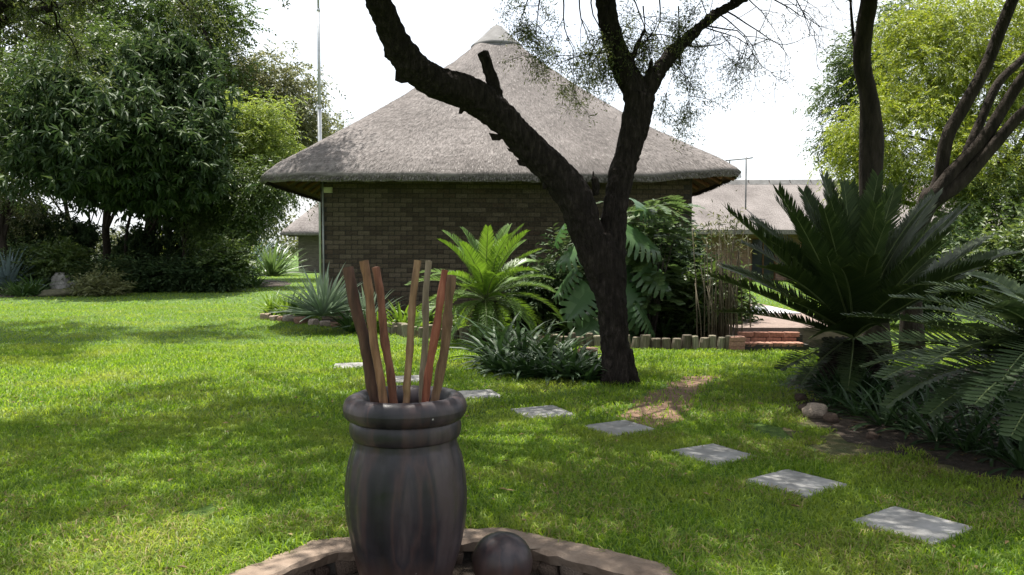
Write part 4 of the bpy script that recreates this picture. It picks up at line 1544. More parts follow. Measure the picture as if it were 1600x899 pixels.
def strap_mesh(name, L, W, bend, segs=6, fold=0.25, tipw=0.04, basew=0.6, seed=0):
    """one strap leaf along +X, rising then bending down; returns V, F (local)"""
    r = random.Random(seed)
    V, Fc = [], []
    x = z = 0.0
    ang = 0.0
    tw = r.uniform(-0.3, 0.3)
    for i in range(segs + 1):
        t = i / segs
        w = W * (basew + (1 - basew) * min(1, t / 0.3)) if t < 0.3 else W * (1 - (1 - tipw) * ((t - 0.3) / 0.7) ** 1.7)
        a = -ang
        yaw = tw * t * 0.15 * L
        V += [(x, -w / 2 + yaw, z + abs(w) * fold), (x, yaw, z), (x, w / 2 + yaw, z + abs(w) * fold)]
        ang += bend / segs * (0.5 + t)
        x += L / segs * math.cos(ang)
        z -= L / segs * math.sin(ang)
    for i in range(segs):
        for k in range(2):
            Fc.append((i * 3 + k, i * 3 + k + 1, (i + 1) * 3 + k + 1, (i + 1) * 3 + k))
    return V, Fc


_strap_cache = {}


def strap_set(L, W, bend, mat, fold=0.25, n=5, segs=6, basew=0.6):
    key = (L, W, bend, mat, fold, basew)
    if key not in _strap_cache:
        out = []
        for i in range(n):
            V, Fc = strap_mesh('leaf', L * (0.82 + 0.09 * i), W * (0.9 + 0.06 * (i % 3)), bend * (0.6 + 0.22 * i), segs, fold, seed=i, basew=basew)
            me = mesh_py('leaf', V, Fc, True)
            me.materials.append(M[mat])
            out.append((me, V, Fc))
        _strap_cache[key] = out
    return _strap_cache[key]


def clump(name, label, p, n, L, W, bend, mat, el=(20, 80), group=None, parts=True, seed=0, fold=0.25, cat='plant', crown_r=0.05, z0=0.0, basew=0.6, az=None):
    r = random.Random(seed)
    root = empty(name, (p[0], p[1], z0), label, cat, group)
    S = strap_set(L, W, bend, mat, fold, basew=basew)
    joined = MB()
    for i in range(n):
        a = (i * 2.39996 + r.uniform(-.3, .3)) if az is None else r.uniform(*az)
        t = (i + 0.5) / n
        e = R(el[0] + (el[1] - el[0]) * (1 - t) + r.uniform(-6, 6))
        me, V, Fc = S[r.randrange(len(S))]
        sc = r.uniform(0.8, 1.12)
        rot = Euler((r.uniform(-.3, .3), -e, a), 'XYZ')
        off = Vector((math.cos(a), math.sin(a), 0)) * crown_r * r.uniform(0.2, 1.4)
        if parts:
            obj('leaf', me, None, root, off, rot, (sc, sc, sc))
        else:
            Mx = Matrix.LocRotScale(off, rot, Vector((sc, sc, sc)))
            joined.add([Mx @ Vector(v) for v in V], Fc)
    if not parts:
        o = obj('foliage', joined.mesh('foliage', True), M[mat], root)
        o['kind'] = 'stuff'
    return root


def frond_mesh(L, leaflet, width, pairs, bend, vee, fwd, rach=0.012, seed=0, taper0=0.35, tipk=0.35, stalk=0.12, curl=0.0, wprof=None):
    """cycad frond along +X: arching rachis with two ranks of leaflets"""
    r = random.Random(seed)
    path = []
    x = z = ang = 0.0
    N = 24
    for i in range(N + 1):
        path.append((x, z, ang))
        ang += bend / N * (0.4 + 1.2 * i / N)
        x += L / N * math.cos(ang)
        z -= L / N * math.sin(ang)

    def pt(t):
        f = t * N
        i = min(int(f), N - 1)
        k = f - i
        a, b = path[i], path[i + 1]
        return Vector((a[0] * (1 - k) + b[0] * k, 0, a[1] * (1 - k) + b[1] * k)), a[2] * (1 - k) + b[2] * k
    V, Fc = [], []
    for i in range(pairs):
        t = stalk + (1 - stalk) * (i + 0.5) / pairs
        p, an = pt(t)
        u = (t - stalk) / (1 - stalk)
        ln = leaflet * (taper0 + (1 - taper0) * min(1, u / 0.28)) * (1 - (1 - tipk) * max(0, (u - 0.5) / 0.5) ** 1.6)
        T = Vector((math.cos(an), 0, -math.sin(an)))
        N_ = Vector((math.sin(an), 0, math.cos(an)))
        for s in (-1, 1):
            f = fwd + r.uniform(-.06, .06) + 0.35 * u
            d = (Vector((0, s, 0)) * math.cos(f) + T * math.sin(f))
            d = (d * math.cos(vee) + N_ * math.sin(vee + r.uniform(-.08, .08))).normalized()
            l_ = ln * r.uniform(0.93, 1.05)
            q = d.cross(N_).normalized()
            wv = q * width / 2
            m1 = p + d * l_ * 0.35
            m2 = p + d * l_ * 0.72 - N_ * l_ * curl * 0.4
            tip = p + d * l_ - N_ * l_ * curl
            b = len(V)
            V += [p - wv * 0.55, p + wv * 0.55, m1 + wv, m1 - wv, m2 + wv * 0.75, m2 - wv * 0.75, tip]
            Fc += [(b, b + 1, b + 2, b + 3), (b + 3, b + 2, b + 4, b + 5), (b + 5, b + 4, b + 6)]
    mb = MB()
    mb.add(V, Fc)
    leaf_faces = len(Fc)
    sp = [Vector((a[0], 0, a[1])) for a in path[::2]]
    mb.tube(sp, [rach * (1 - 0.75 * k / (len(sp) - 1)) for k in range(len(sp))], 5, False)
    mb.tip = (path[-1][0], path[-1][1])
    return mb, leaf_faces


def frond_data(mats, **kw):
    mb, nl = frond_mesh(**kw)
    me = mb.mesh('frond')
    me['tx'], me['tz'] = mb.tip
    me.materials.append(M[mats[0]])
    me.materials.append(M[mats[1]])
    for i, pl in enumerate(me.polygons):
        if i >= nl:
            pl.material_index = 1
            pl.use_smooth = True
    return me


def cycad_trunk(parent, r0, h, mat='bark_dark', seed=0):
    mb = MB()
    mb.lathe([(r0 * 0.9, -0.02), (r0 * 1.02, h * 0.2), (r0, h * 0.6), (r0 * 0.92, h * 0.9), (r0 * 0.6, h), (0.01, h * 1.03)], 20)
    # diamond leaf-base scales in spirals
    rows = max(3, int(h / 0.055))
    cnt = max(8, int(2 * math.pi * r0 / 0.085))
    rr = random.Random(seed)
    for j in range(rows):
        z = h * (j + 0.5) / rows
        for i in range(cnt):
            a = 2 * math.pi * (i + 0.5 * (j % 2)) / cnt + rr.uniform(-.03, .03)
            c, s = math.cos(a), math.sin(a)
            rb_ = r0 * (0.97 if z < 0.75 * h else 0.86)
            out = rb_ + rr.uniform(0.03, 0.06)
            w = 0.038
            t_ = Vector((-s, c, 0))
            p = Vector((c * rb_, s * rb_, z))
            mb.add([p - t_ * w, p + Vector((0, 0, -0.028)), p + t_ * w, p + Vector((0, 0, 0.03)), Vector((c * out, s * out, z + 0.025))],
                   [(0, 1, 4), (1, 2, 4), (2, 3, 4), (3, 0, 4)])
    return obj('trunk', mb.mesh('trunk'), M[mat], parent)


def aim(root_p, tip, me, roll=0.0):
    """rotation and scale that point a +X frond with its upper side skyward at a tip"""
    d = tip - root_p
    az = math.atan2(d.y, d.x)
    L0 = math.hypot(me['tx'], me['tz'])
    el = math.atan2(d.z, math.hypot(d.x, d.y)) - math.atan2(me['tz'], me['tx'])
    return (Matrix.Rotation(az, 4, 'Z') @ Matrix.Rotation(-el, 4, 'Y') @ Matrix.Rotation(roll, 4, 'X')).to_euler(), d.length / L0

# ------------------------------------------------------------------ the forked acacia
def tube_rings(mb, pts_px, n=5, sides=20):
    """pts_px: (x, y, width_px, D) along a limb"""
    P = [(*at(x, y, d), w / 2 * d / F * 0.87) for x, y, w, d in pts_px]
    S = spline(P, n)
    mb.tube([Vector(s[:3]) - TREE_B for s in S], [float(s[3]) for s in S], sides, True)
    return S


D0 = TREE_B.y
aca = empty('forked_acacia', TREE_B, 'big forked acacia with dark rough bark and sawn limb stub in front of the hut', 'tree')
mb = MB()
tube_rings(mb, [(966, 606, 58, D0), (965, 590, 52, D0), (961, 540, 50, D0), (957, 490, 51, D0), (950, 440, 58, D0), (940, 400, 64, D0), (930, 370, 62, D0)])
left_limb = tube_rings(mb, [(952, 470, 42, D0), (935, 420, 52, D0 - .02), (917, 365, 58, D0 - .04), (898, 312, 64, D0 - .08), (868, 270, 60, D0 - .14), (824, 228, 54, D0 - .22), (785, 186, 56, D0 - .32), (740, 150, 60, D0 - .45), (690, 133, 56, D0 - .6), (645, 104, 54, D0 - .8), (612, 52, 48, D0 - 1.0), (590, -5, 45, D0 - 1.2), (572, -70, 44, D0 - 1.4), (540, -150, 38, D0 - 1.7)])
right_limb = tube_rings(mb, [(962, 480, 40, D0 + .03), (960, 430, 42, D0 + .04), (958, 380, 46, D0 + .06), (961, 330, 46, D0 + .1), (969, 280, 44, D0 + .14), (984, 230, 46, D0 + .18), (996, 185, 50, D0 + .22), (999, 150, 54, D0 + .25)])
up_left = tube_rings(mb, [(1000, 170, 44, D0 + .25), (985, 128, 44, D0 + .27), (966, 88, 39, D0 + .3), (953, 40, 36, D0 + .32), (946, 0, 35, D0 + .34), (938, -70, 32, D0 + .4), (930, -150, 28, D0 + .5)])
up_right = tube_rings(mb, [(1000, 170, 36, D0 + .26), (1013, 138, 32, D0 + .3), (1032, 108, 28, D0 + .36), (1058, 76, 24, D0 + .45), (1090, 46, 20, D0 + .55), (1125, 18, 16, D0 + .7), (1165, -4, 14, D0 + .9), (1230, -40, 11, D0 + 1.2)], sides=14)
tube_rings(mb, [(790, 195, 22, D0 - .3), (776, 150, 22, D0 - .33), (764, 110, 20, D0 - .35), (754, 82, 19, D0 - .36)], sides=12)
tube_rings(mb, [(985, 105, 10, D0 + .3), (992, 80, 8, D0 + .3), (1008, 45, 4, D0 + .35)], 4, 8)
tube_rings(mb, [(1010, 130, 12, D0 + .25), (1017, 105, 9, D0 + .2), (1018, 90, 7, D0 + .2)], 4, 8)
tube_rings(mb, [(932, 305, 12, D0 - .05), (931, 290, 11, D0 - .1), (930, 279, 9, D0 - .12)], 4, 8)
tube_rings(mb, [(927, 285, 3, D0 - .1), (926, 264, 2, D0 - .12)], 3, 6)
tube_rings(mb, [(640, 96, 30, D0 - .7), (612, 88, 18, D0 - .75), (600, 84, 15, D0 - .78)], 4, 10)
# root flare
for a_ in (0.3, 1.5, 2.6, 3.7, 4.9, 5.7):
    q = Vector((math.cos(a_), math.sin(a_), 0))
    mb.tube([q * 0.08 + Vector((0, 0, 0.35)), q * 0.16 + Vector((0, 0, 0.12)), q * 0.22 + Vector((0, 0, -0.04))], [0.08, 0.07, 0.045], 8)
me = mb.mesh('trunk', True)
tr_o = obj('trunk', me, M['bark'], aca)
rmod = tr_o.modifiers.new('fuse', 'REMESH')
rmod.mode = 'VOXEL'
rmod.voxel_size = 0.016
rmod.use_smooth_shade = True
tx = bpy.data.textures.new('bark_ridges', 'MUSGRAVE')
tx.noise_scale = 0.11
tx.musgrave_type = 'RIDGED_MULTIFRACTAL'
dm = tr_o.modifiers.new('ridges', 'DISPLACE')
dm.texture = tx
dm.texture_coords = 'LOCAL'
dm.strength = 0.014
dm.mid_level = 0.6
tx2 = bpy.data.textures.new('bark_lumps', 'CLOUDS')
tx2.noise_scale = 0.25
dm2 = tr_o.modifiers.new('lumps', 'DISPLACE')
dm2.texture = tx2
dm2.texture_coords = 'LOCAL'
dm2.strength = 0.045
dm2.mid_level = 0.5
# loose plates of bark hanging under the leaning limb
rk = random.Random(21)
for t in (0.31, 0.37, 0.40, 0.455, 0.52, 0.545, 0.63, 0.70):
    s = left_limb[int(t * (len(left_limb) - 1))]
    p = Vector(s[:3]) - TREE_B
    r_ = float(s[3])
    dn = Vector((-0.62, -0.15, -0.75)).normalized()
    w, h, th = rk.uniform(0.03, 0.10), rk.uniform(0.02, 0.09), rk.uniform(0.02, 0.04)
    mbp = MB()
    mbp.add([(-w, -th, 0), (w, -th, 0.01), (w * 0.7, th, 0), (-w * 0.8, th, 0), (-w * 0.5, -th * .6, -h), (w * 0.3, -th * .4, -h * 0.7), (w * 0.2, th * .6, -h * .8), (-w * 0.5, th * .5, -h * .6)],
            [(0, 1, 5, 4), (1, 2, 6, 5), (2, 3, 7, 6), (3, 0, 4, 7), (4, 5, 6, 7), (3, 2, 1, 0)])
    obj('bark_plate', mbp.mesh('bark_plate'), M['bark'], aca, p + dn * r_ * 0.93, (rk.uniform(-.4, .4), rk.uniform(0.2, 0.9), rk.uniform(-.5, .5)))

# branches and twigs
twigs = MB()
leaf_P, leaf_D = [], []
tw_r = random.Random(77)


def rv(r):
    return Vector((r.gauss(0, 1), r.gauss(0, 1), r.gauss(0, 1)))


def grow(p, d, L, r, level, droop, leafy, rnd, kids=4, wig=0.16, low=None):
    n = 6
    pts = [p.copy()]
    d = d.normalized()
    for i in range(n):
        d = (d + rv(rnd) * wig + Vector((0, 0, -droop * (i / n)))).normalized()
        p = p + d * (L / n)
        if low is not None:
            lim = CAM_H + low * (p.y + TREE_B.y)
            if p.z < lim:
                p.z = lim + rnd.random() * 0.1
        pts.append(p.copy())
    twigs.tube(pts, [max(0.0022, r * (1 - 0.75 * i / n)) for i in range(n + 1)], 5 if level > 0 else 4, False)
    if level == 0:
        if leafy:
            for i in range(1, n + 1):
                for _ in range(leafy):
                    leaf_P.append(pts[i] + rv(rnd) * 0.05)
                    leaf_D.append((rv(rnd) + d * 0.5 + Vector((0, 0, -0.3))).normalized())
        return
    for k in range(kids):
        t = rnd.uniform(0.3, 1.0)
        i = min(int(t * n), n - 1)
        q = pts[i].lerp(pts[i + 1], t * n - i)
        dd = (d * 0.7 + rv(rnd) * 0.6).normalized()
        grow(q, dd, L * rnd.uniform(0.5, 0.72), r * 0.5, level - 1, droop, leafy, rnd, kids, wig, low)


def fr_(x, y, d):
    return at(x, y, d) - TREE_B


ACA_LOBES = [(-6.2, 7.6, 5.9, (2.2, 1.9, 0.6)), (-3.9, 9.3, 6.1, (2.2, 1.6, 0.6)), (-3.4, 6.4, 5.5, (2.1, 1.7, 0.6)), (-1.0, 8.2, 5.9, (2.3, 1.9, 0.7)), (-0.8, 5.4, 5.0, (2.0, 1.3, 0.5)), (1.6, 7.6, 5.9, (2.2, 1.9, 0.7)), (3.4, 8.9, 6.3, (2.0, 1.7, 0.6)), (1.4, 10.1, 6.6, (1.8, 1.0, 0.5)), (3.4, 6.4, 5.6, (1.9, 1.6, 0.6)), (-6.4, 5.0, 5.0, (1.8, 1.4, 0.5)), (-0.3, 11.2, 6.6, (1.4, 0.7, 0.5))]
# hanging sprays along the top of the picture
for (x, y, d, dx, dz, L, lf) in [(830, -20, 9.0, -0.1, -0.5, 0.5, 12), (850, -15, 9.3, -0.1, -0.9, 0.75, 12), (880, -10, 9.1, 0.0, -1.0, 0.8, 13), (905, -5, 9.4, 0.1, -0.9, 0.85, 12), (925, -15, 9.0, -0.1, -0.8, 0.8, 12),
                                 (985, -10, 9.5, 0.2, -0.6, 0.8, 13), (1005, 10, 9.6, 0.1, -0.7, 0.7, 13), (1030, -5, 9.5, 0.2, -0.8, 0.8, 13), (1060, 10, 9.7, 0.1, -0.9, 0.8, 12),
                                 (1045, 85, 9.5, 0.4, -0.6, 0.65, 9), (1060, 75, 9.6, 0.2, -0.9, 0.55, 9), (960, 40, 9.4, -0.6, -0.5, 0.75, 9), (1010, 60, 9.5, 0.2, 0.1, 0.6, 10), (1090, 40, 9.7, 0.5, -0.4, 0.8, 4),
                                 (1120, 20, 9.8, 0.7, -0.3, 0.9, 2), (1000, 70, 9.4, 0.3, 0.3, 0.6, 6), (955, 80, 9.3, -0.8, -0.2, 0.7, 3), (1080, -30, 10.0, 0.3, -0.5, 0.9, 5), (1150, -20, 10.0, 0.5, -0.4, 0.9, 2)]:
    grow(fr_(x, y, d), Vector((dx, tw_r.uniform(-.3, .3), dz)), L, 0.010, 2, 0.22, lf, tw_r, 4)
# bare twigs to the right
for (x, y, d, dx, dz, L) in [(1130, 15, 9.8, 0.9, -0.1, 1.0), (1150, 0, 9.9, 1.0, -0.15, 1.1), (1180, -15, 10.0, 0.9, -0.35, 1.0), (1215, -35, 10.1, 1.0, -0.4, 1.0), (1250, -50, 10.2, 0.6, -0.8, 1.0), (1100, 40, 9.7, 0.9, -0.25, 0.8), (1070, 70, 9.6, 0.9, -0.35, 0.7)]:
    grow(fr_(x, y, d), Vector((dx, tw_r.uniform(-.3, .3), dz)), L, 0.012, 2, 0.12, 1 if x < 1120 else 0, tw_r, 4, 0.2)
# spreading crown above the picture
low = 0.345
for (x, y, d) in [(540, -150, 7.35), (560, -100, 7.5), (930, -150, 9.55), (935, -110, 9.5), (1230, -40, 10.25), (575, -75, 7.6), (930, -150, 9.55), (560, -110, 7.5)]:
    for k in range(6):
        a_ = tw_r.uniform(0, 2 * math.pi)
        if x < 700:
            dd = Vector((math.cos(a_) * 1.0 - 0.25, math.sin(a_) * 0.7, 0.32))
        else:
            dd = Vector((math.cos(a_), math.sin(a_) * 0.6 - 0.15, 0.32))
        grow(fr_(x, y, d), dd, tw_r.uniform(2.2, 3.8), 0.05, 3, 0.03, 4, tw_r, 4, 0.14, low)
obj('branches', twigs.mesh('branches', True), M['bark'], aca)
P = np.array([tuple(p) for p in leaf_P])
Dv = np.array([tuple(p) for p in leaf_D])
hi = P[:, 2] > (CAM_H + 0.335 * (P[:, 1] + TREE_B.y))     # coarser foliage high in the crown
V, Fx = leaf_arrays(P, Dv, np.where(hi, 0.085, 0.042) * (0.6 + 0.8 * rng.random(len(P))), np.where(hi, 0.028, 0.011), up_bias=0.3)
P2, O2, _ = crown_points([((c[0] - TREE_B.x, c[1] - TREE_B.y, c[2]), c[3]) for c in ACA_LOBES], 39000, 0.33, 0.2, 93, 260, 0.4)
V2, F2 = leaf_arrays(P2, unit(O2 + rng.normal(size=P2.shape) * 0.6), 0.10 * (0.6 + 0.8 * rng.random(len(P2))), 0.036, up_bias=0.6)
V, Fx = np.concatenate([V, V2]), np.concatenate([Fx, F2 + len(V)])
obj('crown', mesh_np('crown', V, Fx), M['acacia_leaf'], aca)
print('acacia leaves', len(P), 'twig verts', twigs.n)

# ------------------------------------------------------------------ spreading tree beside the lawn, trunk out of the picture
spr = empty('spreading_tree', (-12.6, 14.5, 0), 'spreading thorn tree whose dark boughs reach over the lawn beside the shade trees', 'tree')
TB = Vector((-12.6, 14.5, 0))
save_B = TREE_B
TREE_B = TB
twigs = MB()
leaf_P, leaf_D = [], []
tw_r = random.Random(5)
tmb = MB()
tmb.tube([(0, 0, -0.05), (0.05, 0, 0.6), (0.2, 0.1, 1.8), (0.5, 0.1, 3.2), (0.9, 0.0, 4.2)], [0.46, 0.34, 0.30, 0.27, 0.22], 12, True, 0.05)
for (tp, r0) in [((5.2, 0.6, 6.6), 0.17), ((4.0, 3.0, 6.9), 0.15), ((3.6, -2.6, 6.2), 0.16), ((1.0, 2.0, 7.0), 0.15), ((-2.0, 0.5, 6.8), 0.13), ((1.5, -4.5, 6.4), 0.13)]:
    s0 = Vector((0.85, 0.0, 4.0))
    e0 = Vector(tp)
    m0 = (s0 + e0) / 2 + Vector((0, 0, 0.45))
    S = [Vector(q) for q in spline([s0, m0, e0], 6)]
    tmb.tube(S, [r0 * (1 - 0.7 * k / (len(S) - 1)) for k in range(len(S))], 8, True, 0.05)
    for k in range(4):
        a_ = tw_r.uniform(0, 2 * math.pi)
        q = S[tw_r.randrange(5, len(S))]
        grow(q, Vector((math.cos(a_), math.sin(a_), tw_r.uniform(-0.15, 0.35))), tw_r.uniform(1.6, 2.6), 0.04, 3, 0.05, 5, tw_r, 4, 0.16)
obj('trunk', tmb.mesh('trunk', True), M['bark'], spr)
obj('branches', twigs.mesh('branches', True), M['bark'], spr)
P = np.array([tuple(p) for p in leaf_P])
Dv = np.array([tuple(p) for p in leaf_D])
V, Fx = leaf_arrays(P, Dv, 0.10 * (0.6 + 0.8 * rng.random(len(P))), 0.034, up_bias=0.3)
obj('crown', mesh_np('crown', V, Fx), M['acacia_leaf'], spr)
P2, O2, _ = crown_points([((c[0] - TB.x, c[1] - TB.y, c[2]), c[3]) for c in [(-8.8, 16.0, 8.0, (2.2, 1.8, 0.5)), (-6.2, 16.3, 8.2, (1.8, 1.3, 0.4)), (-10.8, 15.0, 7.6, (2.0, 2.0, 0.6)), (-4.6, 17.2, 8.6, (1.2, 0.8, 0.35)), (-8.6, 13.2, 7.2, (1.8, 1.2, 0.5)), (-11.5, 18, 8.2, (1.8, 1.5, 0.5))]], 40000, 0.36, 0.2, 97, 220, 0.4)
V2, F2 = leaf_arrays(P2, unit(O2 + rng.normal(size=P2.shape) * 0.6), 0.10 * (0.6 + 0.8 * rng.random(len(P2))), 0.036, up_bias=0.6)
obj('crown_top', mesh_np('crown_top', V2, F2), M['acacia_leaf'], spr)
TREE_B = save_B

# ------------------------------------------------------------------ shade trees on the left
LG = 'shade trees behind the lawn'
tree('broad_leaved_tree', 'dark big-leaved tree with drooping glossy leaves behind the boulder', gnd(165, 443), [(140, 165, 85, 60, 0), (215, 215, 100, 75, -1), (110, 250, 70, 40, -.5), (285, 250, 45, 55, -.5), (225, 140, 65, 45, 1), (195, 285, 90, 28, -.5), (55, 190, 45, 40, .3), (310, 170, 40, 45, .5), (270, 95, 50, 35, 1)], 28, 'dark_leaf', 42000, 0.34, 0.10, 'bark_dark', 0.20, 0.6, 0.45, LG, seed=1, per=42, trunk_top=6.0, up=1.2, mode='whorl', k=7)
tree('shade_tree', 'dark tree with slender grey trunk just behind the boulder', gnd(113, 437), [(70, 210, 70, 60, 0), (50, 130, 70, 60, 0), (160, 90, 80, 50, 0), (15, 260, 55, 45, 0)], 29.5, 'mid_leaf', 24000, 0.16, 0.065, 'bark_grey', 0.15, 0.5, 0.4, LG, seed=2, trunk_top=5.5)
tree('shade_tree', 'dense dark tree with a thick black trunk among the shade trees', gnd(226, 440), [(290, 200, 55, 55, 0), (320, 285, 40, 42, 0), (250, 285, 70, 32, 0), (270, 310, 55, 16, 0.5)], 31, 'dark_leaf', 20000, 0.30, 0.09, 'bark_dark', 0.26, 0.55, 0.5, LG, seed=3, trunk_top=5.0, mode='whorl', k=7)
tree('shade_tree', 'tall mid green tree rising highest among the shade trees', (-12.5, 37, 0), [(300, 40, 80, 60, 0), (230, 20, 110, 60, 0), (340, 30, 45, 40, 0), (150, 40, 90, 60, 0), (330, 120, 60, 50, 0)], 38, 'mid_leaf', 30000, 0.20, 0.085, 'bark_dark', 0.3, 0.65, 0.35, LG, seed=4)
tree('shade_tree', 'olive grey drooping tree between the tall shade tree and the mast', (-14.6, 42, 0), [(420, 140, 60, 50, 0), (462, 170, 40, 55, 0), (385, 170, 55, 60, 0), (480, 225, 28, 40, 0), (430, 250, 60, 60, 0), (375, 115, 34, 30, 0)], 41, 'olive_leaf', 34000, 0.22, 0.075, 'bark_dark', 0.28, 0.6, 0.7, LG, seed=5)
tree('feathery_tree', 'bright yellow green feathery small tree in front of the drooping olive tree', gnd(370, 441), [(385, 210, 44, 36, 0), (422, 180, 28, 24, 0), (375, 262, 42, 34, 0), (425, 238, 30, 28, 0), (350, 190, 26, 34, 0), (400, 300, 36, 26, 0)], 33, 'feather_leaf', 24000, 0.17, 0.045, 'bark_grey', 0.10, 0.42, 0.6, LG, seed=6)
tree('shade_tree', 'dark hanging tree at the end of the shade bed nearest the hut', gnd(345, 446), [(385, 305, 45, 45, 0), (340, 350, 40, 36, 0), (415, 285, 30, 30, 0), (380, 345, 22, 28, -0.3)], 31, 'mid_leaf', 18000, 0.17, 0.05, 'bark_dark', 0.16, 0.45, 0.9, LG, seed=7, trunk_top=3.2)
tree('shade_tree', 'sparse olive tree on the outer side of the shade bed', (-21.5, 34, 0), [(10, 190, 60, 55, 0), (40, 290, 50, 40, 0), (-40, 250, 70, 70, 0), (0, 330, 60, 30, 1)], 34, 'olive_leaf', 14000, 0.15, 0.05, 'bark_dark', 0.2, 0.5, 0.5, LG, seed=8)
tree('shade_tree', 'high dark tree at the outermost end of the shade bed', (-24, 38, 0), [(20, 60, 110, 80, 0), (-80, 120, 90, 90, 0), (60, 10, 90, 50, 0)], 38, 'olive_leaf', 20000, 0.2, 0.07, 'bark_dark', 0.3, 0.6, 0.4, LG, seed=9)
tree('far_tree', 'pointed far tree showing over the eave by the mast', (-17, 72, 0), [(512, 200, 18, 18, 0), (500, 225, 34, 25, 0), (520, 240, 30, 20, 0)], 72, 'olive_leaf', 5000, 0.3, 0.12, 'bark_dark', 0.25, 0.8, 0.3, seed=10)
for i, (x, y, r_, lab) in enumerate([(195, 442, 0.10, 'slim leaning dark trunk between the two dark shade trees'), (265, 440, 0.13, 'bare dark trunk beside the thick black trunk'), (290, 443, 0.10, 'slim trunk with few leaves at the middle of the shade bed'), (140, 440, 0.08, 'thinnest dark trunk behind the boulder'), (318, 444, 0.12, 'crooked dark trunk near the hanging tree')]):
    b = gnd(x, y)
    tree('slim_tree', lab, b, [(x + 20, 245, 45, 40, 0), (x - 15, 275, 40, 20, 0)], b.y, 'dark_leaf', 3000, 0.2, 0.07, 'bark_dark', r_, 0.5, 0.5, 'slim trees in the shade bed', seed=20 + i, trunk_top=4.2, lean=(random.uniform(-.5, .5), 0), n_limbs=5)
for i, (x, yy, rx, ry, lab) in enumerate([(215, 395, 30, 26, 'dark thicket behind the thick black trunk'), (105, 385, 36, 34, 'dark thicket behind the boulder between the slender and leaning trunks'), (300, 370, 44, 52, 'dark thicket behind the crooked trunk'), (335, 380, 30, 44, 'dark thicket behind the hanging tree'), (30, 370, 44, 50, 'dark thicket behind the blue agave')]):
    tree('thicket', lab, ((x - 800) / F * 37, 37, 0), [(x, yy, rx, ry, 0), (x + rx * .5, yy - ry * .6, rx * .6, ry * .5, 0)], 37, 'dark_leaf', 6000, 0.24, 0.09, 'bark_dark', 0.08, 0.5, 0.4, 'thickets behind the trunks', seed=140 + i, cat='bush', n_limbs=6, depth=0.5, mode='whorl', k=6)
# sunlit bushes seen between the trunks
for i, (x, dd, r_, mt) in enumerate([(20, 52, 1.6, 'olive_leaf'), (70, 56, 1.5, 'feather_leaf'), (190, 54, 1.3, 'olive_leaf'), (250, 58, 1.7, 'lime_leaf'), (330, 55, 1.5, 'feather_leaf'), (130, 60, 2.0, 'olive_leaf')]):
    X = (x - 800) / F * dd
    tree('sunlit_bush', 'sunlit bush seen through the gaps between the shade tree trunks', (X, dd, 0), [(x, 395, 34, 24, 0), (x + 12, 380, 22, 18, 0)], dd, mt, 4000, 0.22, 0.08, 'bark_grey', 0.06, 0.5, 0.2, 'sunlit bushes beyond the shade trees', seed=40 + i, cat='bush', n_limbs=6)

# ------------------------------------------------------------------ trees on the right
RG = 'trees behind the big cycad'
tree('yellow_green_tree', 'big yellow green feathery tree rising behind the cycads', (15.5, 27, 0), [(1450, 110, 90, 55, 0), (1400, 205, 80, 50, -1), (1540, 140, 95, 60, -.5), (1480, 255, 100, 48, -1.5), (1510, 40, 95, 50, 0.3), (1600, 215, 80, 60, -1), (1610, 60, 80, 60, 0), (1345, 225, 40, 36, -.5), (1360, 285, 55, 30, -.5), (1425, 55, 50, 36, 0.5), (1560, 290, 90, 36, -1.2), (1660, 140, 80, 60, 0)], 26, 'lime_leaf', 120000, 0.13, 0.036, 'bark_dark', 0.35, 0.42, 0.75, RG, seed=60, per=140, n_limbs=16, shell=0.72, k=10)
tree('dark_crowned_tree', 'darker olive tree peeping out beside the yellow green tree', (13.4, 31, 0), [(1315, 150, 32, 34, 0), (1330, 215, 35, 40, 0), (1350, 90, 40, 40, 0), (1300, 225, 18, 22, 0), (1420, 30, 50, 35, 0), (1370, 130, 40, 60, 0)], 31, 'mid_leaf', 26000, 0.15, 0.05, 'bark_dark', 0.25, 0.4, 0.4, RG, seed=61)
tree('dark_backdrop_tree', 'dark tree in shade below the yellow green tree', (14.87, 23.5, 0), [(1590, 330, 90, 55, 0), (1510, 330, 60, 45, 0), (1660, 300, 80, 70, 0), (1560, 390, 70, 30, 0)], 23.5, 'mid_leaf', 18000, 0.13, 0.05, 'bark_grey', 0.16, 0.4, 0.4, RG, seed=62)
for i, (x, dd, h) in enumerate([(1500, 30, 400), (1570, 27, 410), (1640, 26, 400), (1440, 33, 400)]):
    X = (x - 800) / F * dd
    tree('garden_bush', ['light green bush right of the lodge end', 'rounded green bush under the dark shaded tree', 'green bush at the outer side of the right-hand trees', 'green bush in front of the lodge wall'][i], (X, dd, 0), [(x, h, 40, 35, 0), (x + 20, h - 25, 30, 25, 0)], dd, ['feather_leaf', 'mid_leaf', 'mid_leaf', 'shrub_leaf'][i], 5000, 0.12, 0.05, 'bark_grey', 0.06, 0.35, 0.2, 'bushes behind the right-hand bed', seed=65 + i, cat='bush', n_limbs=6)
# far treeline closing the view
Vs, Fs, off = [], [], 0
for sgn in range(60):
    x = -190 + sgn * 6.4 + random.uniform(-2, 2)
    y = random.uniform(95, 125)
    h = random.uniform(3.5, 6.0)
    P, O, cc = crown_points([((x, y, h * 0.55), (4.5, 4.0, h * 0.5))], 900, 1.0, 0.5, 700 + sgn, 30)
    Vq, Fq = leaf_arrays(P, unit(O + rng.normal(size=P.shape) * .5), 0.7, 0.35)
    Vs.append(Vq)
    Fs.append(Fq + off)
    off += len(Vq)
o = obj('far_wood', mesh_np('far_wood', np.concatenate(Vs), np.concatenate(Fs)), M['olive_leaf'])
o['kind'] = 'stuff'
tag(o, 'far line of bushy trees along the horizon', 'trees')


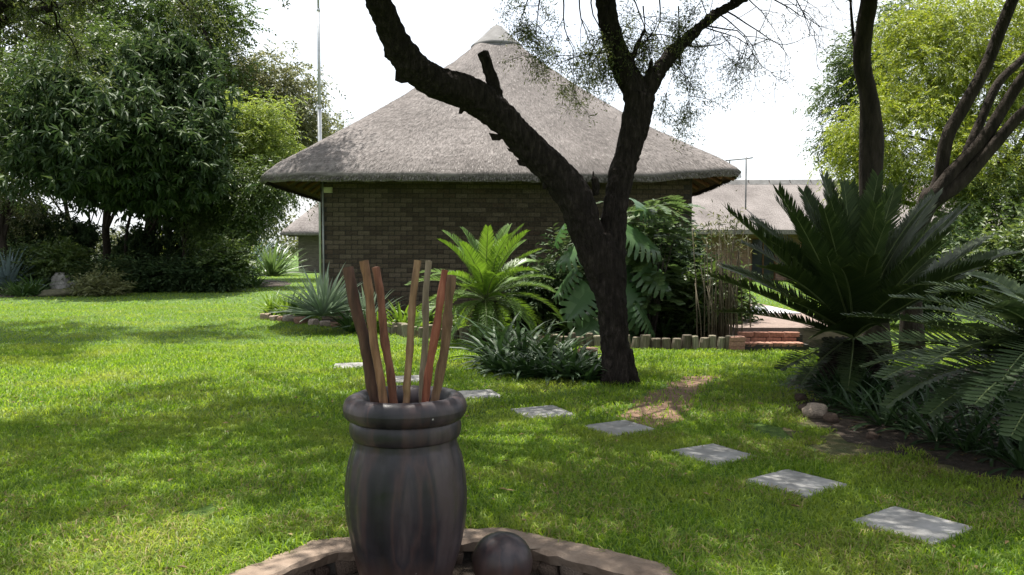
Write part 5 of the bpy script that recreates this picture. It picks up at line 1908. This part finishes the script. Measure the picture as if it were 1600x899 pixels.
# slender tree behind the big cycad, and a many-stemmed one
def px_tube(mb, B, pts, n=5, sides=12):
    P = [(*(at(x, y, d) - B), w / 2 * d / F) for x, y, w, d in pts]
    S = spline(P, n)
    mb.tube([Vector(s[:3]) for s in S], [float(s[3]) for s in S], sides, True, 0.03)
    return S


def crown_over(root, B, centres, n, mat, L, W, clump_r, seed, per=60):
    P, O, cc = crown_points([((c[0] - B.x, c[1] - B.y, c[2]), c[3]) for c in centres], n, clump_r, 0.35, seed, per, 0.45)
    V, Fx = leaf_arrays(P, unit(O + rng.normal(size=P.shape) * 0.6 + np.array([0, 0, -0.2])), L * (0.6 + 0.8 * rng.random(len(P))), W, up_bias=0.5)
    obj('crown', mesh_np('crown', V, Fx), M[mat], root)
    return cc


b1 = Vector((5.15, 11.3, 0))
st1 = empty('slender_tree', b1, 'slender single-trunked tree standing right behind the big cycad', 'tree')
mb = MB()
px_tube(mb, b1, [(1372, 560, 44, 11.3), (1366, 470, 36, 11.3), (1362, 380, 34, 11.3), (1360, 300, 33, 11.3), (1362, 215, 36, 11.3), (1357, 150, 27, 11.3), (1347, 100, 26, 11.3), (1350, 50, 26, 11.25), (1358, 0, 25, 11.2), (1365, -80, 22, 11.1), (1385, -200, 17, 10.9)])
px_tube(mb, b1, [(1347, 100, 10, 11.3), (1336, 70, 6, 11.4), (1330, 20, 4, 11.5), (1328, -40, 3, 11.5)], 4, 6)
px_tube(mb, b1, [(1358, -40, 16, 11.2), (1330, -120, 12, 11.0), (1260, -220, 8, 10.5)], 4, 8)
me = mb.mesh('trunk', True)
obj('trunk', me, M['bark_dark'], st1)
crown_over(st1, b1, [(5.4, 10.6, 7.3, (1.9, 1.8, 0.9)), (4.0, 10.6, 6.9, (1.6, 1.4, 0.7)), (3.0, 11.2, 7.0, (1.4, 1.1, 0.6))], 32000, 'acacia_leaf', 0.09, 0.03, 0.45, 91)

b2 = Vector((5.75, 11.6, 0))
st2 = empty('many_stemmed_tree', b2, 'tree with several grey stems fanning out from a low fork behind the cycads', 'tree')
mb = MB()
dd = 11.6
px_tube(mb, b2, [(1425, 545, 40, dd), (1424, 470, 30, dd), (1424, 410, 27, dd), (1436, 350, 28, dd), (1458, 300, 32, dd)])
px_tube(mb, b2, [(1450, 320, 22, dd), (1468, 280, 20, dd), (1480, 215, 20, dd), (1510, 160, 19, dd), (1540, 105, 18, dd), (1562, 50, 18, dd), (1582, 0, 17, dd), (1620, -90, 14, dd), (1650, -220, 9, dd - .2)])
px_tube(mb, b2, [(1455, 312, 24, dd - .1), (1490, 268, 22, dd - .15), (1535, 220, 20, dd - .25), (1570, 165, 18, dd - .3), (1600, 120, 17, dd - .4), (1660, 50, 14, dd - .6), (1730, -80, 11, dd - .9), (1760, -220, 7, dd - 1.2)])
px_tube(mb, b2, [(1455, 315, 24, dd - .05), (1495, 275, 20, dd), (1530, 195, 14, dd + .1), (1560, 130, 13, dd + .2), (1600, 90, 12, dd + .3), (1680, 0, 9, dd + .5), (1720, -130, 6, dd + .5)])
px_tube(mb, b2, [(1452, 318, 24, dd - .1), (1500, 285, 22, dd - .2), (1550, 230, 19, dd - .35), (1600, 175, 17, dd - .5), (1690, 100, 14, dd - .9), (1790, -10, 11, dd - 1.4), (1850, -150, 7, dd - 1.9)])
obj('trunk', mb.mesh('trunk', True), M['bark_dark'], st2)
crown_over(st2, b2, [(8.6, 10.6, 7.2, (2.6, 2.4, 1.1)), (6.8, 9.3, 6.5, (1.9, 1.6, 0.8)), (6.2, 8.0, 6.0, (1.6, 1.5, 0.7)), (9.3, 8.0, 6.4, (2.0, 1.8, 0.9)), (4.6, 7.2, 5.6, (1.3, 1.2, 0.6)), (5.2, 9.4, 6.3, (1.5, 1.3, 0.6))], 46000, 'acacia_leaf', 0.10, 0.034, 0.45, 92)

# ------------------------------------------------------------------ cycads
FB = [frond_data(('cycad_leaf', 'rachis'), L=2.0, leaflet=0.30, width=0.024, pairs=88, bend=b, vee=0.24, fwd=0.62, rach=0.016, seed=i, tipk=0.45, stalk=0.10) for i, b in enumerate((0.15, 0.3, 0.5))]
big = empty('big_cycad', CYC_B, 'big dark green cycad with stiff upright fronds on a stout trunk beside the steps', 'cycad')
cycad_trunk(big, 0.34, 0.52, 'cycad_bark', 1)
crown_p = Vector((0, 0, 0.54))
tips = [(1140, 330, -.5), (1212, 312, .2), (1290, 278, .5), (1110, 432, -.6), (1118, 488, -.3), (1160, 380, .9), (1245, 340, -.9), (1338, 318, .9), (1400, 296, .9), (1440, 330, .3), (1500, 330, .6), (1380, 350, -.7), (1560, 400, .5), (1470, 380, -.9), (1325, 420, -1.5), (1235, 470, -1.4), (1420, 450, -1.5),  (1190, 420, -1.1), (1180, 350, 1.3), (1280, 330, 1.5), (1460, 310, 1.5), (1540, 380, 1.6), (1130, 420, 1.0), (1255, 300, 1.0), (1320, 290, .2), (1365, 310, 1.4), (1230, 380, -.4), (1290, 400, -1.2), (1350, 400, -.9), (1420, 360, .8), (1490, 440, -1.3), (1260, 530, -1.6), (1390, 520, -1.7), (1222, 575, -.7), (1250, 598, -1.1), (1420, 612, -1.2), (1465, 575, -.8), (1330, 610, -1.4), (1590, 420, 1.4)]
for i, (x, y, dd) in enumerate(tips):
    tip = at(x, y, CYC_B.y + dd) - CYC_B
    me = FB[i % 3] if abs(tip.z - 0.8) < 0.9 else FB[i % 2]
    rot, sc = aim(crown_p, tip, me, random.uniform(-.25, .25))
    obj('frond', me, None, big, crown_p, rot, (sc, max(0.8, min(1.05, sc)), max(0.8, min(1.05, sc))))
# fuller ring of fronds all round
for i in range(24):
    a_ = i * 2.39996 + 0.4
    el_ = R(80 - 55 * (i + 0.5) / 24 + random.uniform(-5, 5))
    l_ = random.uniform(1.45, 1.85)
    tip = crown_p + Vector((math.cos(a_) * math.cos(el_), math.sin(a_) * math.cos(el_), math.sin(el_))) * l_
    tip.z = max(tip.z, 0.2)
    me = FB[i % 3]
    rot, sc = aim(crown_p, tip, me, random.uniform(-.3, .3))
    obj('frond', me, None, big, crown_p, rot, (sc, max(0.8, min(1.05, sc)), max(0.8, min(1.05, sc))))

FW = [frond_data(('cycad_leaf_wide', 'rachis'), L=1.7, leaflet=0.19, width=0.040, pairs=38, bend=b, vee=0.22, fwd=0.35, rach=0.013, seed=20 + i, tipk=0.4, stalk=0.16) for i, b in enumerate((0.4, 0.7, 1.0))]
near_b = Vector((4.25, 5.95, 0))
nearc = empty('wide_leaved_cycad', near_b, 'cycad with broad spaced leaflets arching over the mulch bed in front of the big cycad', 'cycad')
cycad_trunk(nearc, 0.24, 0.55, 'cycad_bark', 2)
cp2 = Vector((0, 0, 0.58))
for i, (x, y, d_) in enumerate([(1322, 494, 6.0), (1395, 466, 6.3), (1440, 440, 6.6), (1360, 540, 5.6), (1385, 602, 5.2), (1500, 425, 6.8), (1450, 505, 5.2), (1440, 590, 4.8), (1560, 440, 6.4), (1590, 470, 5.4), (1530, 660, 4.5), (1620, 420, 6.9), (1700, 430, 6.5), (1480, 560, 5.0), (1760, 460, 5.2), (1700, 600, 4.6), (1420, 480, 6.9), (1560, 520, 4.7), (1390, 560, 6.2), (1350, 575, 6.4), (1470, 460, 5.6), (1530, 480, 5.0), (1500, 620, 4.9), (1580, 600, 4.7), (1430, 540, 5.6), (1460, 650, 5.1), (1540, 560, 5.2), (1590, 520, 5.2), (1600, 690, 4.6), (1400, 640, 5.7), (1610, 450, 5.8)]):
    tip = at(x, y, d_) - near_b
    tip.z = max(tip.z, 0.12)
    me = FW[i % 3]
    rot, sc = aim(cp2, tip, me, random.uniform(-.3, .3))
    obj('frond', me, None, nearc, cp2, rot, (sc, max(0.85, min(1.1, sc)), max(0.85, min(1.1, sc))))

for i in range(16):
    a_ = -1.5 + 2.6 * (i + 0.5) / 16 + random.uniform(-.1, .1)
    el_ = R((34, 22, 8, 30)[i % 4] + random.uniform(-6, 6))
    tip = cp2 + Vector((math.cos(a_) * math.cos(el_), math.sin(a_) * math.cos(el_), math.sin(el_))) * random.uniform(1.3, 1.6)
    me = FW[i % 3]
    rot, sc = aim(cp2, tip, me, random.uniform(-.3, .3))
    obj('frond', me, None, nearc, cp2, rot, (sc, max(0.85, min(1.1, sc)), max(0.85, min(1.1, sc))))
FS = [frond_data(('sago_leaf', 'rachis'), L=1.18, leaflet=0.20, width=0.017, pairs=46, bend=b, vee=0.35, fwd=0.6, rach=0.010, seed=40 + i, tipk=0.35, stalk=0.10, curl=0.1) for i, b in enumerate((0.65, 1.0, 1.4))]
sg_b = Vector((-0.42, 12.9, 0))
sago = empty('sago_cycad', sg_b, 'bright green sunlit sago cycad in front of the brick wall', 'cycad')
cycad_trunk(sago, 0.19, 0.68, 'bark_dark', 3)
for i in range(50):
    t = (i + 0.5) / 50
    a_ = i * 2.39996
    el = R(84 - 100 * t + random.uniform(-6, 6))
    me = FS[0] if t < 0.3 else FS[1] if t < 0.6 else FS[2]
    s_ = random.uniform(0.98, 1.18)
    obj('frond', me, None, sago, (0, 0, 0.70), (random.uniform(-.2, .2), -el, a_), (s_, s_, s_))

for i, (X, Y, lobes, mt, lab) in enumerate([(1.75, 14.6, [(950, 470, 60, 50, 0), (900, 440, 45, 60, 0), (960, 400, 50, 50, 0)], 'dark_leaf', 'dark leafy shrub against the wall behind the acacia trunk'),
                                         (2.75, 14.7, [(1035, 450, 48, 65, 0), (1050, 395, 30, 45, 0), (1020, 385, 36, 45, 0)], 'dark_leaf', 'dark leafy shrub against the hut corner behind the layered shrub'),
                                         (3.55, 13.6, [(1112, 480, 20, 40, 0)], 'mid_leaf', 'narrow leafy bush behind the reed stems'),
                                         (0.4, 14.8, [(850, 470, 45, 40, 0)], 'dark_leaf', 'low dark shrub against the wall beside the sago cycad')]):
    tree('wall_shrub', lab, (X, Y, 0), lobes, Y, mt, 7000, 0.13, 0.055, 'bark_dark', 0.03, 0.25, 0.4, 'shrubs against the hut wall', seed=120 + i, cat='shrub', n_limbs=6, depth=0.5)
for i, (X, Y, lobes, mt, lab) in enumerate([(7.7, 15.5, [(1430, 440, 60, 50, 0), (1480, 410, 50, 40, 0)], 'dark_leaf', 'dark rounded shrub behind the right half of the big cycad'),
                                         (9.3, 14.5, [(1560, 430, 70, 50, 0), (1620, 400, 60, 60, 0)], 'mid_leaf', 'broad green shrub behind the wide-leaved cycad'),
                                         (11.0, 13.5, [(1700, 440, 90, 70, 0)], 'dark_leaf', 'dark shrub at the outer end of the right-hand bed')]):
    tree('back_shrub', lab, (X, Y, 0), lobes, Y, mt, 8000, 0.12, 0.05, 'bark_dark', 0.04, 0.3, 0.3, 'shrubs behind the cycads', seed=130 + i, cat='shrub', n_limbs=6, depth=0.7)

# ------------------------------------------------------------------ silver plants
sp_b = Vector((-3.42, 14.55, 0))
clump('silver_plant', 'silver grey spiky rosette plant at the corner of the hut bed', (sp_b.x, sp_b.y), 160, 0.84, 0.065, 0.25, 'silver_leaf', (4, 84), seed=1, fold=0.3, crown_r=0.10, z0=0.30, basew=0.9)
clump('small_silver_plant', 'smaller silver plant half hidden behind the sticks in the hut bed', (-2.65, 14.7), 60, 0.75, 0.06, 0.3, 'silver_leaf', (5, 80), seed=2, fold=0.3, z0=0.1, basew=0.9)
bl_b = gnd(14, 458)
clump('blue_agave', 'blue grey spiky agave beside the boulder at the shade bed', (bl_b.x, bl_b.y), 80, 1.45, 0.11, 0.35, 'blue_leaf', (3, 78), seed=3, fold=0.3, crown_r=0.12, z0=0.15, basew=0.9)
gb = gnd(424, 431)
clump('giant_strap_plant', 'large sunlit green strap-leaved plant on the far lawn by the small hut', (gb.x, gb.y), 120, 2.3, 0.13, 0.4, 'shrub_leaf', (8, 85), seed=4, crown_r=0.35)
clump('blue_strap_plant', 'bluish strap-leaved bush behind the large sunlit strap plant', (-16.6, 50), 110, 3.0, 0.12, 0.6, 'blue_leaf', (20, 85), seed=5, parts=False, crown_r=0.4)

# clumps in the hut bed
HB_G = 'green clumps in the hut bed'
for i, (x, y, n, L, mt, lab) in enumerate([(422, 496, 44, 0.66, 'strap_bright', 'outermost short upright green clump behind the stone edging'), (448, 498, 44, 0.68, 'strap_bright', 'upright green clump between the outermost clump and the silver plant'), (470, 501, 40, 0.6, 'strap_leaf', 'dark green clump at the foot of the silver plant'),
                                           (545, 505, 30, 0.6, 'strap_leaf', 'dark clump behind the thickest stick'), (626, 512, 34, 0.7, 'strap_bright', 'fresh green clump above the first edging logs'), (672, 514, 30, 0.62, 'strap_leaf', 'clump behind the middle sticks against the logs'), (712, 518, 26, 0.55, 'strap_bright', 'clump at the foot of the sago cycad'),
                                           (655, 508, 26, 0.6, 'strap_bright', 'light green clump close to the wall behind the sticks'), (1003, 527, 30, 0.68, 'strap_bright', 'bright arching clump just right of the acacia trunk behind the logs'), (1040, 530, 22, 0.5, 'strap_leaf', 'low dark clump under the fern-like shrub'), (895, 525, 26, 0.6, 'strap_leaf', 'dark clump left of the acacia trunk behind the logs'), (850, 522, 26, 0.55, 'strap_leaf', 'dark clump below the sago fronds'), (1070, 531, 22, 0.45, 'strap_leaf', 'low clump near the reed stems'), (590, 508, 26, 0.55, 'strap_bright', 'small clump between the thickest and knotty sticks')]):
    b = gnd(x, y)
    if 480 < x < 700:
        b = Vector(((x - 800) / F * 14.3, 14.3, 0))
    clump('strap_clump', lab, (b.x, b.y + 0.15), n, L, 0.06, 0.7, mt, (30, 88), HB_G, seed=100 + i)

# tree bed: dense dark strap leaves
TBG = 'strap-leaved plants in the acacia bed'
k = 0
for (x, y, L, mt) in [(775, 583, 0.50, 'strap_dark'), (800, 587, 0.52, 'strap_dark'), (830, 590, 0.55, 'strap_dark'), (860, 592, 0.55, 'strap_dark'), (890, 594, 0.52, 'strap_dark'), (918, 596, 0.46, 'strap_dark'), (785, 573, 0.78, 'strap_dark'), (820, 575, 0.8, 'strap_dark'), (858, 577, 0.72, 'strap_dark'), (895, 578, 0.58, 'strap_dark'), (925, 580, 0.5, 'strap_dark'), (778, 566, 0.98, 'strap_dark'), (808, 564, 0.98, 'strap_dark'), (845, 566, 0.85, 'strap_dark'), (875, 566, 0.66, 'strap_dark')]:
    b = gnd(x, y)
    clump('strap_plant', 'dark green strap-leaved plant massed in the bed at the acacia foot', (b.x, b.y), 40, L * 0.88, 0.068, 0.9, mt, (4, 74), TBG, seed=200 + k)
    k += 1
# dark plants under the cycads
for k, (x, y, L) in enumerate([(1300, 618, 0.5), (1325, 622, 0.55), (1350, 622, 0.55), (1378, 620, 0.55), (1288, 598, 0.45), (1275, 600, 0.34), (1290, 610, 0.36), (1340, 650, 0.42), (1380, 665, 0.45), (1420, 672, 0.45), (1465, 690, 0.45), (1510, 705, 0.45), (1560, 715, 0.45), (1600, 735, 0.45), (1305, 635, 0.34), (1360, 640, 0.42), (1450, 660, 0.45), (1530, 680, 0.45), (1590, 700, 0.45), (1400, 640, 0.5), (1480, 640, 0.5), (1550, 650, 0.55), (1600, 670, 0.55), (1430, 625, 0.5), (1510, 630, 0.5), (1580, 635, 0.55), (1350, 625, 0.4), (1470, 615, 0.5), (1545, 615, 0.5), (1640, 720, 0.5), (1640, 680, 0.5)]):
    b = gnd(x, y)
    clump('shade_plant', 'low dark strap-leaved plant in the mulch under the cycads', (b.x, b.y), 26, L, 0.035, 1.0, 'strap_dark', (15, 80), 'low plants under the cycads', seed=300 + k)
for k, (x, y, L) in enumerate([(150, 440, 1.7), (205, 441, 1.9), (245, 438, 1.6), (285, 441, 1.9), (325, 443, 1.8), (360, 446, 1.7), (60, 447, 1.6), (95, 440, 1.5), (180, 432, 2.2), (305, 434, 2.3)]):
    b = gnd(x, y)
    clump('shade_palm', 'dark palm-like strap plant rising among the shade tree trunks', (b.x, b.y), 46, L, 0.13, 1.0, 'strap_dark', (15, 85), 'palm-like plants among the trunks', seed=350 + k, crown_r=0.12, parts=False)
# border of the shade bed
k = 0
for x in list(range(20, 400, 17)):
    for row in range(2):
        b = gnd(x + random.uniform(-6, 6), 463.5 - x * 0.034 - row * 5.5 + random.uniform(-1, 1))
        if row == 0 and 70 < x < 130:
            continue
        clump('border_plant', 'dark strap-leaved plant in the front border of the shade bed', (b.x, b.y), 40, random.uniform(0.6, 0.9), 0.07, 0.9, 'strap_leaf' if k % 3 else 'shrub_leaf', (15, 85), 'border plants along the shade bed', parts=False, seed=400 + k, crown_r=0.15)
        k += 1
for i, (x, y, rx, ry, mt, lab) in enumerate([(40, 420, 42, 24, 'dark_leaf', 'dark round bush behind the blue agave'), (95, 412, 28, 18, 'mid_leaf', 'green bush above the round grey boulder'), (175, 432, 40, 12, 'dark_leaf', 'low dark bush beside the boulder under the trees'), (250, 432, 42, 12, 'dark_leaf', 'low dark bush in the middle of the shade bed'), (330, 428, 40, 16, 'dark_leaf', 'dark bush near the end of the shade bed'), (356, 412, 20, 28, 'mid_leaf', 'upright dark bush closing the end of the shade bed'), (156, 455, 16, 4, 'olive_leaf', 'low mossy ground bush beside the mossy rock')]):
    dd = 28.5 if i < 6 else 26
    X = (x - 800) / F * dd
    tree('shade_bush', lab, (X, dd, 0), [(x, y, rx, ry, 0), (x + rx * .4, y - ry * .3, rx * .5, ry * .6, 0.5)], dd, mt, 5000, 0.16, 0.06, 'bark_dark', 0.05, 0.3, 0.2, 'bushes in the shade bed', seed=80 + i, cat='bush', n_limbs=5, depth=0.6)


# ------------------------------------------------------------------ split-leaf climber, shrub and reeds against the wall
def split_leaf(size, seed=0, lobes=8):
    """heart-shaped leaf along +X, cut into fingers on both sides of the midrib"""
    r = random.Random(seed)
    V, Fc = [], []
    N = lobes
    mid = [(size * i / N, 0, -size * 0.10 * (i / N) ** 2) for i in range(N + 1)]
    for s in (-1, 1):
        for i in range(N):
            t0, t1 = i / N, (i + 1) / N
            def wf(t):
                return size * 0.60 * math.sin(math.pi * (0.12 + 0.86 * t) ** 0.8) ** 0.8, size * (-0.16 + 0.42 * t)
            a, b = Vector(mid[i]), Vector(mid[i + 1])
            base = len(V)
            rows = 5
            for k in range(rows + 1):
                q = k / rows
                sh = 0.0 if q < 0.5 else 0.34 if q < 0.9 else 0.75
                for (p, tt, oth) in ((a, t0, t1), (b, t1, t0)):
                    te = tt + (oth - tt) * sh * 0.5
                    w, fw = wf(te)
                    d = Vector((fw * q * (0.6 + 0.4 * q), s * w * q, -size * 0.16 * q * q + 0.03 * size * math.sin(q * 3)))
                    V.append(a + (b - a) * ((te - t0) / (t1 - t0)) + d)
            for k in range(rows):
                f = (base + 2 * k, base + 2 * k + 1, base + 2 * k + 3, base + 2 * k + 2)
                Fc.append(f if s > 0 else f[::-1])
    return mesh_py('leaf', V, Fc, True)


SL = [split_leaf(0.62, i, 7 + i % 3) for i in range(4)]
for me in SL:
    me.materials.append(M['monstera_leaf'])
ms_b = Vector((1.55, 13.1, 0))
ms = empty('split_leaf_plant', ms_b, 'climbing plant with large glossy split leaves on both sides of the acacia trunk', 'plant')
mstem = MB()
for i, (x, y, d_, ro, tilt, sc) in enumerate([(890, 384, 12.9, 2.9, -0.5, 0.85), (1003, 358, 12.6, 0.25, -0.4, 1.15), (1000, 445, 12.5, -0.5, -1.0, 1.1), (893, 448, 12.7, 3.5, -0.9, 1.0), (870, 350, 13.2, 2.2, -0.8, 0.7), (985, 400, 12.9, 0.1, -0.8, 1.0), (1020, 475, 12.6, 0.3, -0.9, 0.9), (905, 500, 12.8, 3.3, -0.8, 0.8), (1010, 320, 13.0, 0.6, -0.3, 0.8), (875, 420, 13.1, 2.7, -0.8, 0.9), (980, 470, 12.9, -0.9, -1.0, 1.0), (960, 500, 13.0, -1.6, -0.9, 0.9), (1030, 420, 12.8, 0.0, -0.6, 0.9), (900, 330, 13.3, 2.0, -0.5, 0.8), (935, 520, 12.9, -2.2, -0.9, 0.8), (990, 510, 12.6, -0.4, -0.9, 0.8)]):
    tgt = at(x, y, d_) - ms_b
    rot = (Matrix.Rotation(ro, 4, 'Z') @ Matrix.Rotation(-tilt, 4, 'Y') @ Matrix.Rotation(random.uniform(0.5, 0.9) * (1 if math.cos(ro) > 0 else -1), 4, 'X')).to_euler()
    ax = Matrix.Rotation(ro, 4, 'Z') @ Vector((1, 0, 0))
    st_ = tgt - ax * 0.31 * sc
    obj('leaf', SL[i % 4], None, ms, st_, rot, (sc, sc, sc))
    root_ = Vector((0.0, 0.25, min(st_.z * 0.55, 1.2)))
    mstem.tube([root_, (root_ + st_) / 2 + Vector((0, 0, 0.15)), st_], [0.013, 0.011, 0.008], 5)
mstem.tube([(0, 0.25, 0), (0.05, 0.3, 0.7), (0, 0.4, 1.4)], [0.04, 0.035, 0.03], 6)
obj('stem', mstem.mesh('stem', True), M['green_stem'], ms)

# layered shrub with fern-like sprays
spray = frond_data(('shrub_leaf', 'green_stem'), L=0.55, leaflet=0.13, width=0.05, pairs=11, bend=0.5, vee=0.05, fwd=0.35, rach=0.005, seed=70, tipk=0.5, stalk=0.1)
sb = Vector((2.25, 13.3, 0))
shb = empty('layered_shrub', sb, 'tall layered shrub with flat leafy sprays at the hut corner beside the reeds', 'shrub')
mb = MB()
rs = random.Random(8)
for i in range(7):
    a_ = rs.uniform(0, 6.28)
    mb.tube([(0.1 * math.cos(a_), 0.1 * math.sin(a_), 0), (0.25 * math.cos(a_), 0.2 * math.sin(a_), 1.0), (0.45 * math.cos(a_), 0.35 * math.sin(a_), 1.7 + 0.4 * rs.random())], [0.022, 0.016, 0.007], 6)
obj('stems', mb.mesh('stems', True), M['bark_grey'], shb)
for i in range(260):
    z = rs.uniform(0.2, 2.3)
    a_ = rs.uniform(0, 6.28)
    rr_ = rs.uniform(0.05, 0.42)
    obj('spray', spray, None, shb, (rr_ * math.cos(a_), rr_ * 0.8 * math.sin(a_), z), (rs.uniform(-.3, .3), rs.uniform(-0.35, 0.25), a_), (rs.uniform(0.7, 1.1),) * 3)

rd_b = Vector((3.25, 12.3, 0))
reed = empty('reed_clump', rd_b, 'clump of thin dry upright reed stems at the end of the log edging', 'reeds')
for i in range(42):
    x, y = rs.gauss(0, 0.2), rs.gauss(0, 0.12)
    h = rs.uniform(0.9, 1.95)
    lx = rs.gauss(0, 0.08)
    mb = MB()
    mb.tube([(x, y, 0), (x + lx * 0.3, y, h * 0.5), (x + lx, y + rs.gauss(0, .05), h)], [0.010, 0.009, 0.005], 5, True, 0.08)
    obj('stem', mb.mesh('stem', True), M['stem'], reed)
nl = 320
P = np.stack([rng.normal(size=nl) * 0.22, rng.normal(size=nl) * 0.16, 1.75 + rng.normal(size=nl) * 0.2], 1)
V, Fx = leaf_arrays(P, unit(rng.normal(size=P.shape) + np.array([0, 0, 0.4])), 0.10, 0.022)
o = obj('leafy_top', mesh_np('leafy_top', V, Fx), M['olive_leaf'], reed)
# dry leaves fallen on the lawn and mulch
nl = 260
x_, d_, _ = lawn_points(4000, 3.3, 9)
x_, d_ = x_[:nl], d_[:nl]
P = np.stack([x_, d_, 0.03 + 0.02 * rng.random(len(x_))], 1)
bx = np.stack([2.2 + 5 * rng.random(900), 4.6 + 5 * rng.random(900), np.full(900, 0.012)], 1)
bx = bx[in_poly(bx[:, 0], bx[:, 1], bed_right)]
P = np.concatenate([P, bx])
V, Fx = leaf_arrays(P, unit(rng.normal(size=P.shape) * np.array([1, 1, 0.12])), 0.045 * (0.6 + rng.random(len(P))), 0.02, fold=0.2, up_bias=3)
M['dead_leaf'] = leaf_mat('dead_leaf', [(0, (0.06, 0.04, 0.018)), (0.6, (0.14, 0.10, 0.04)), (1, (0.28, 0.22, 0.10))], rough=0.7, trans=0.05, spec=0.2)
o = obj('leaf_litter', mesh_np('leaf_litter', V, Fx), M['dead_leaf'])
o['kind'] = 'stuff'
tag(o, 'small dry fallen leaves scattered on the lawn and mulch', 'leaves')
tri = 0
seen = set()
for o in bpy.data.objects:
    if o.type == 'MESH' and o.data.name not in seen:
        seen.add(o.data.name)
        tri += sum(len(p.vertices) - 2 for p in o.data.polygons) if len(o.data.polygons) < 20000 else len(o.data.polygons)
print('objects', len(bpy.data.objects), 'tris about', tri)
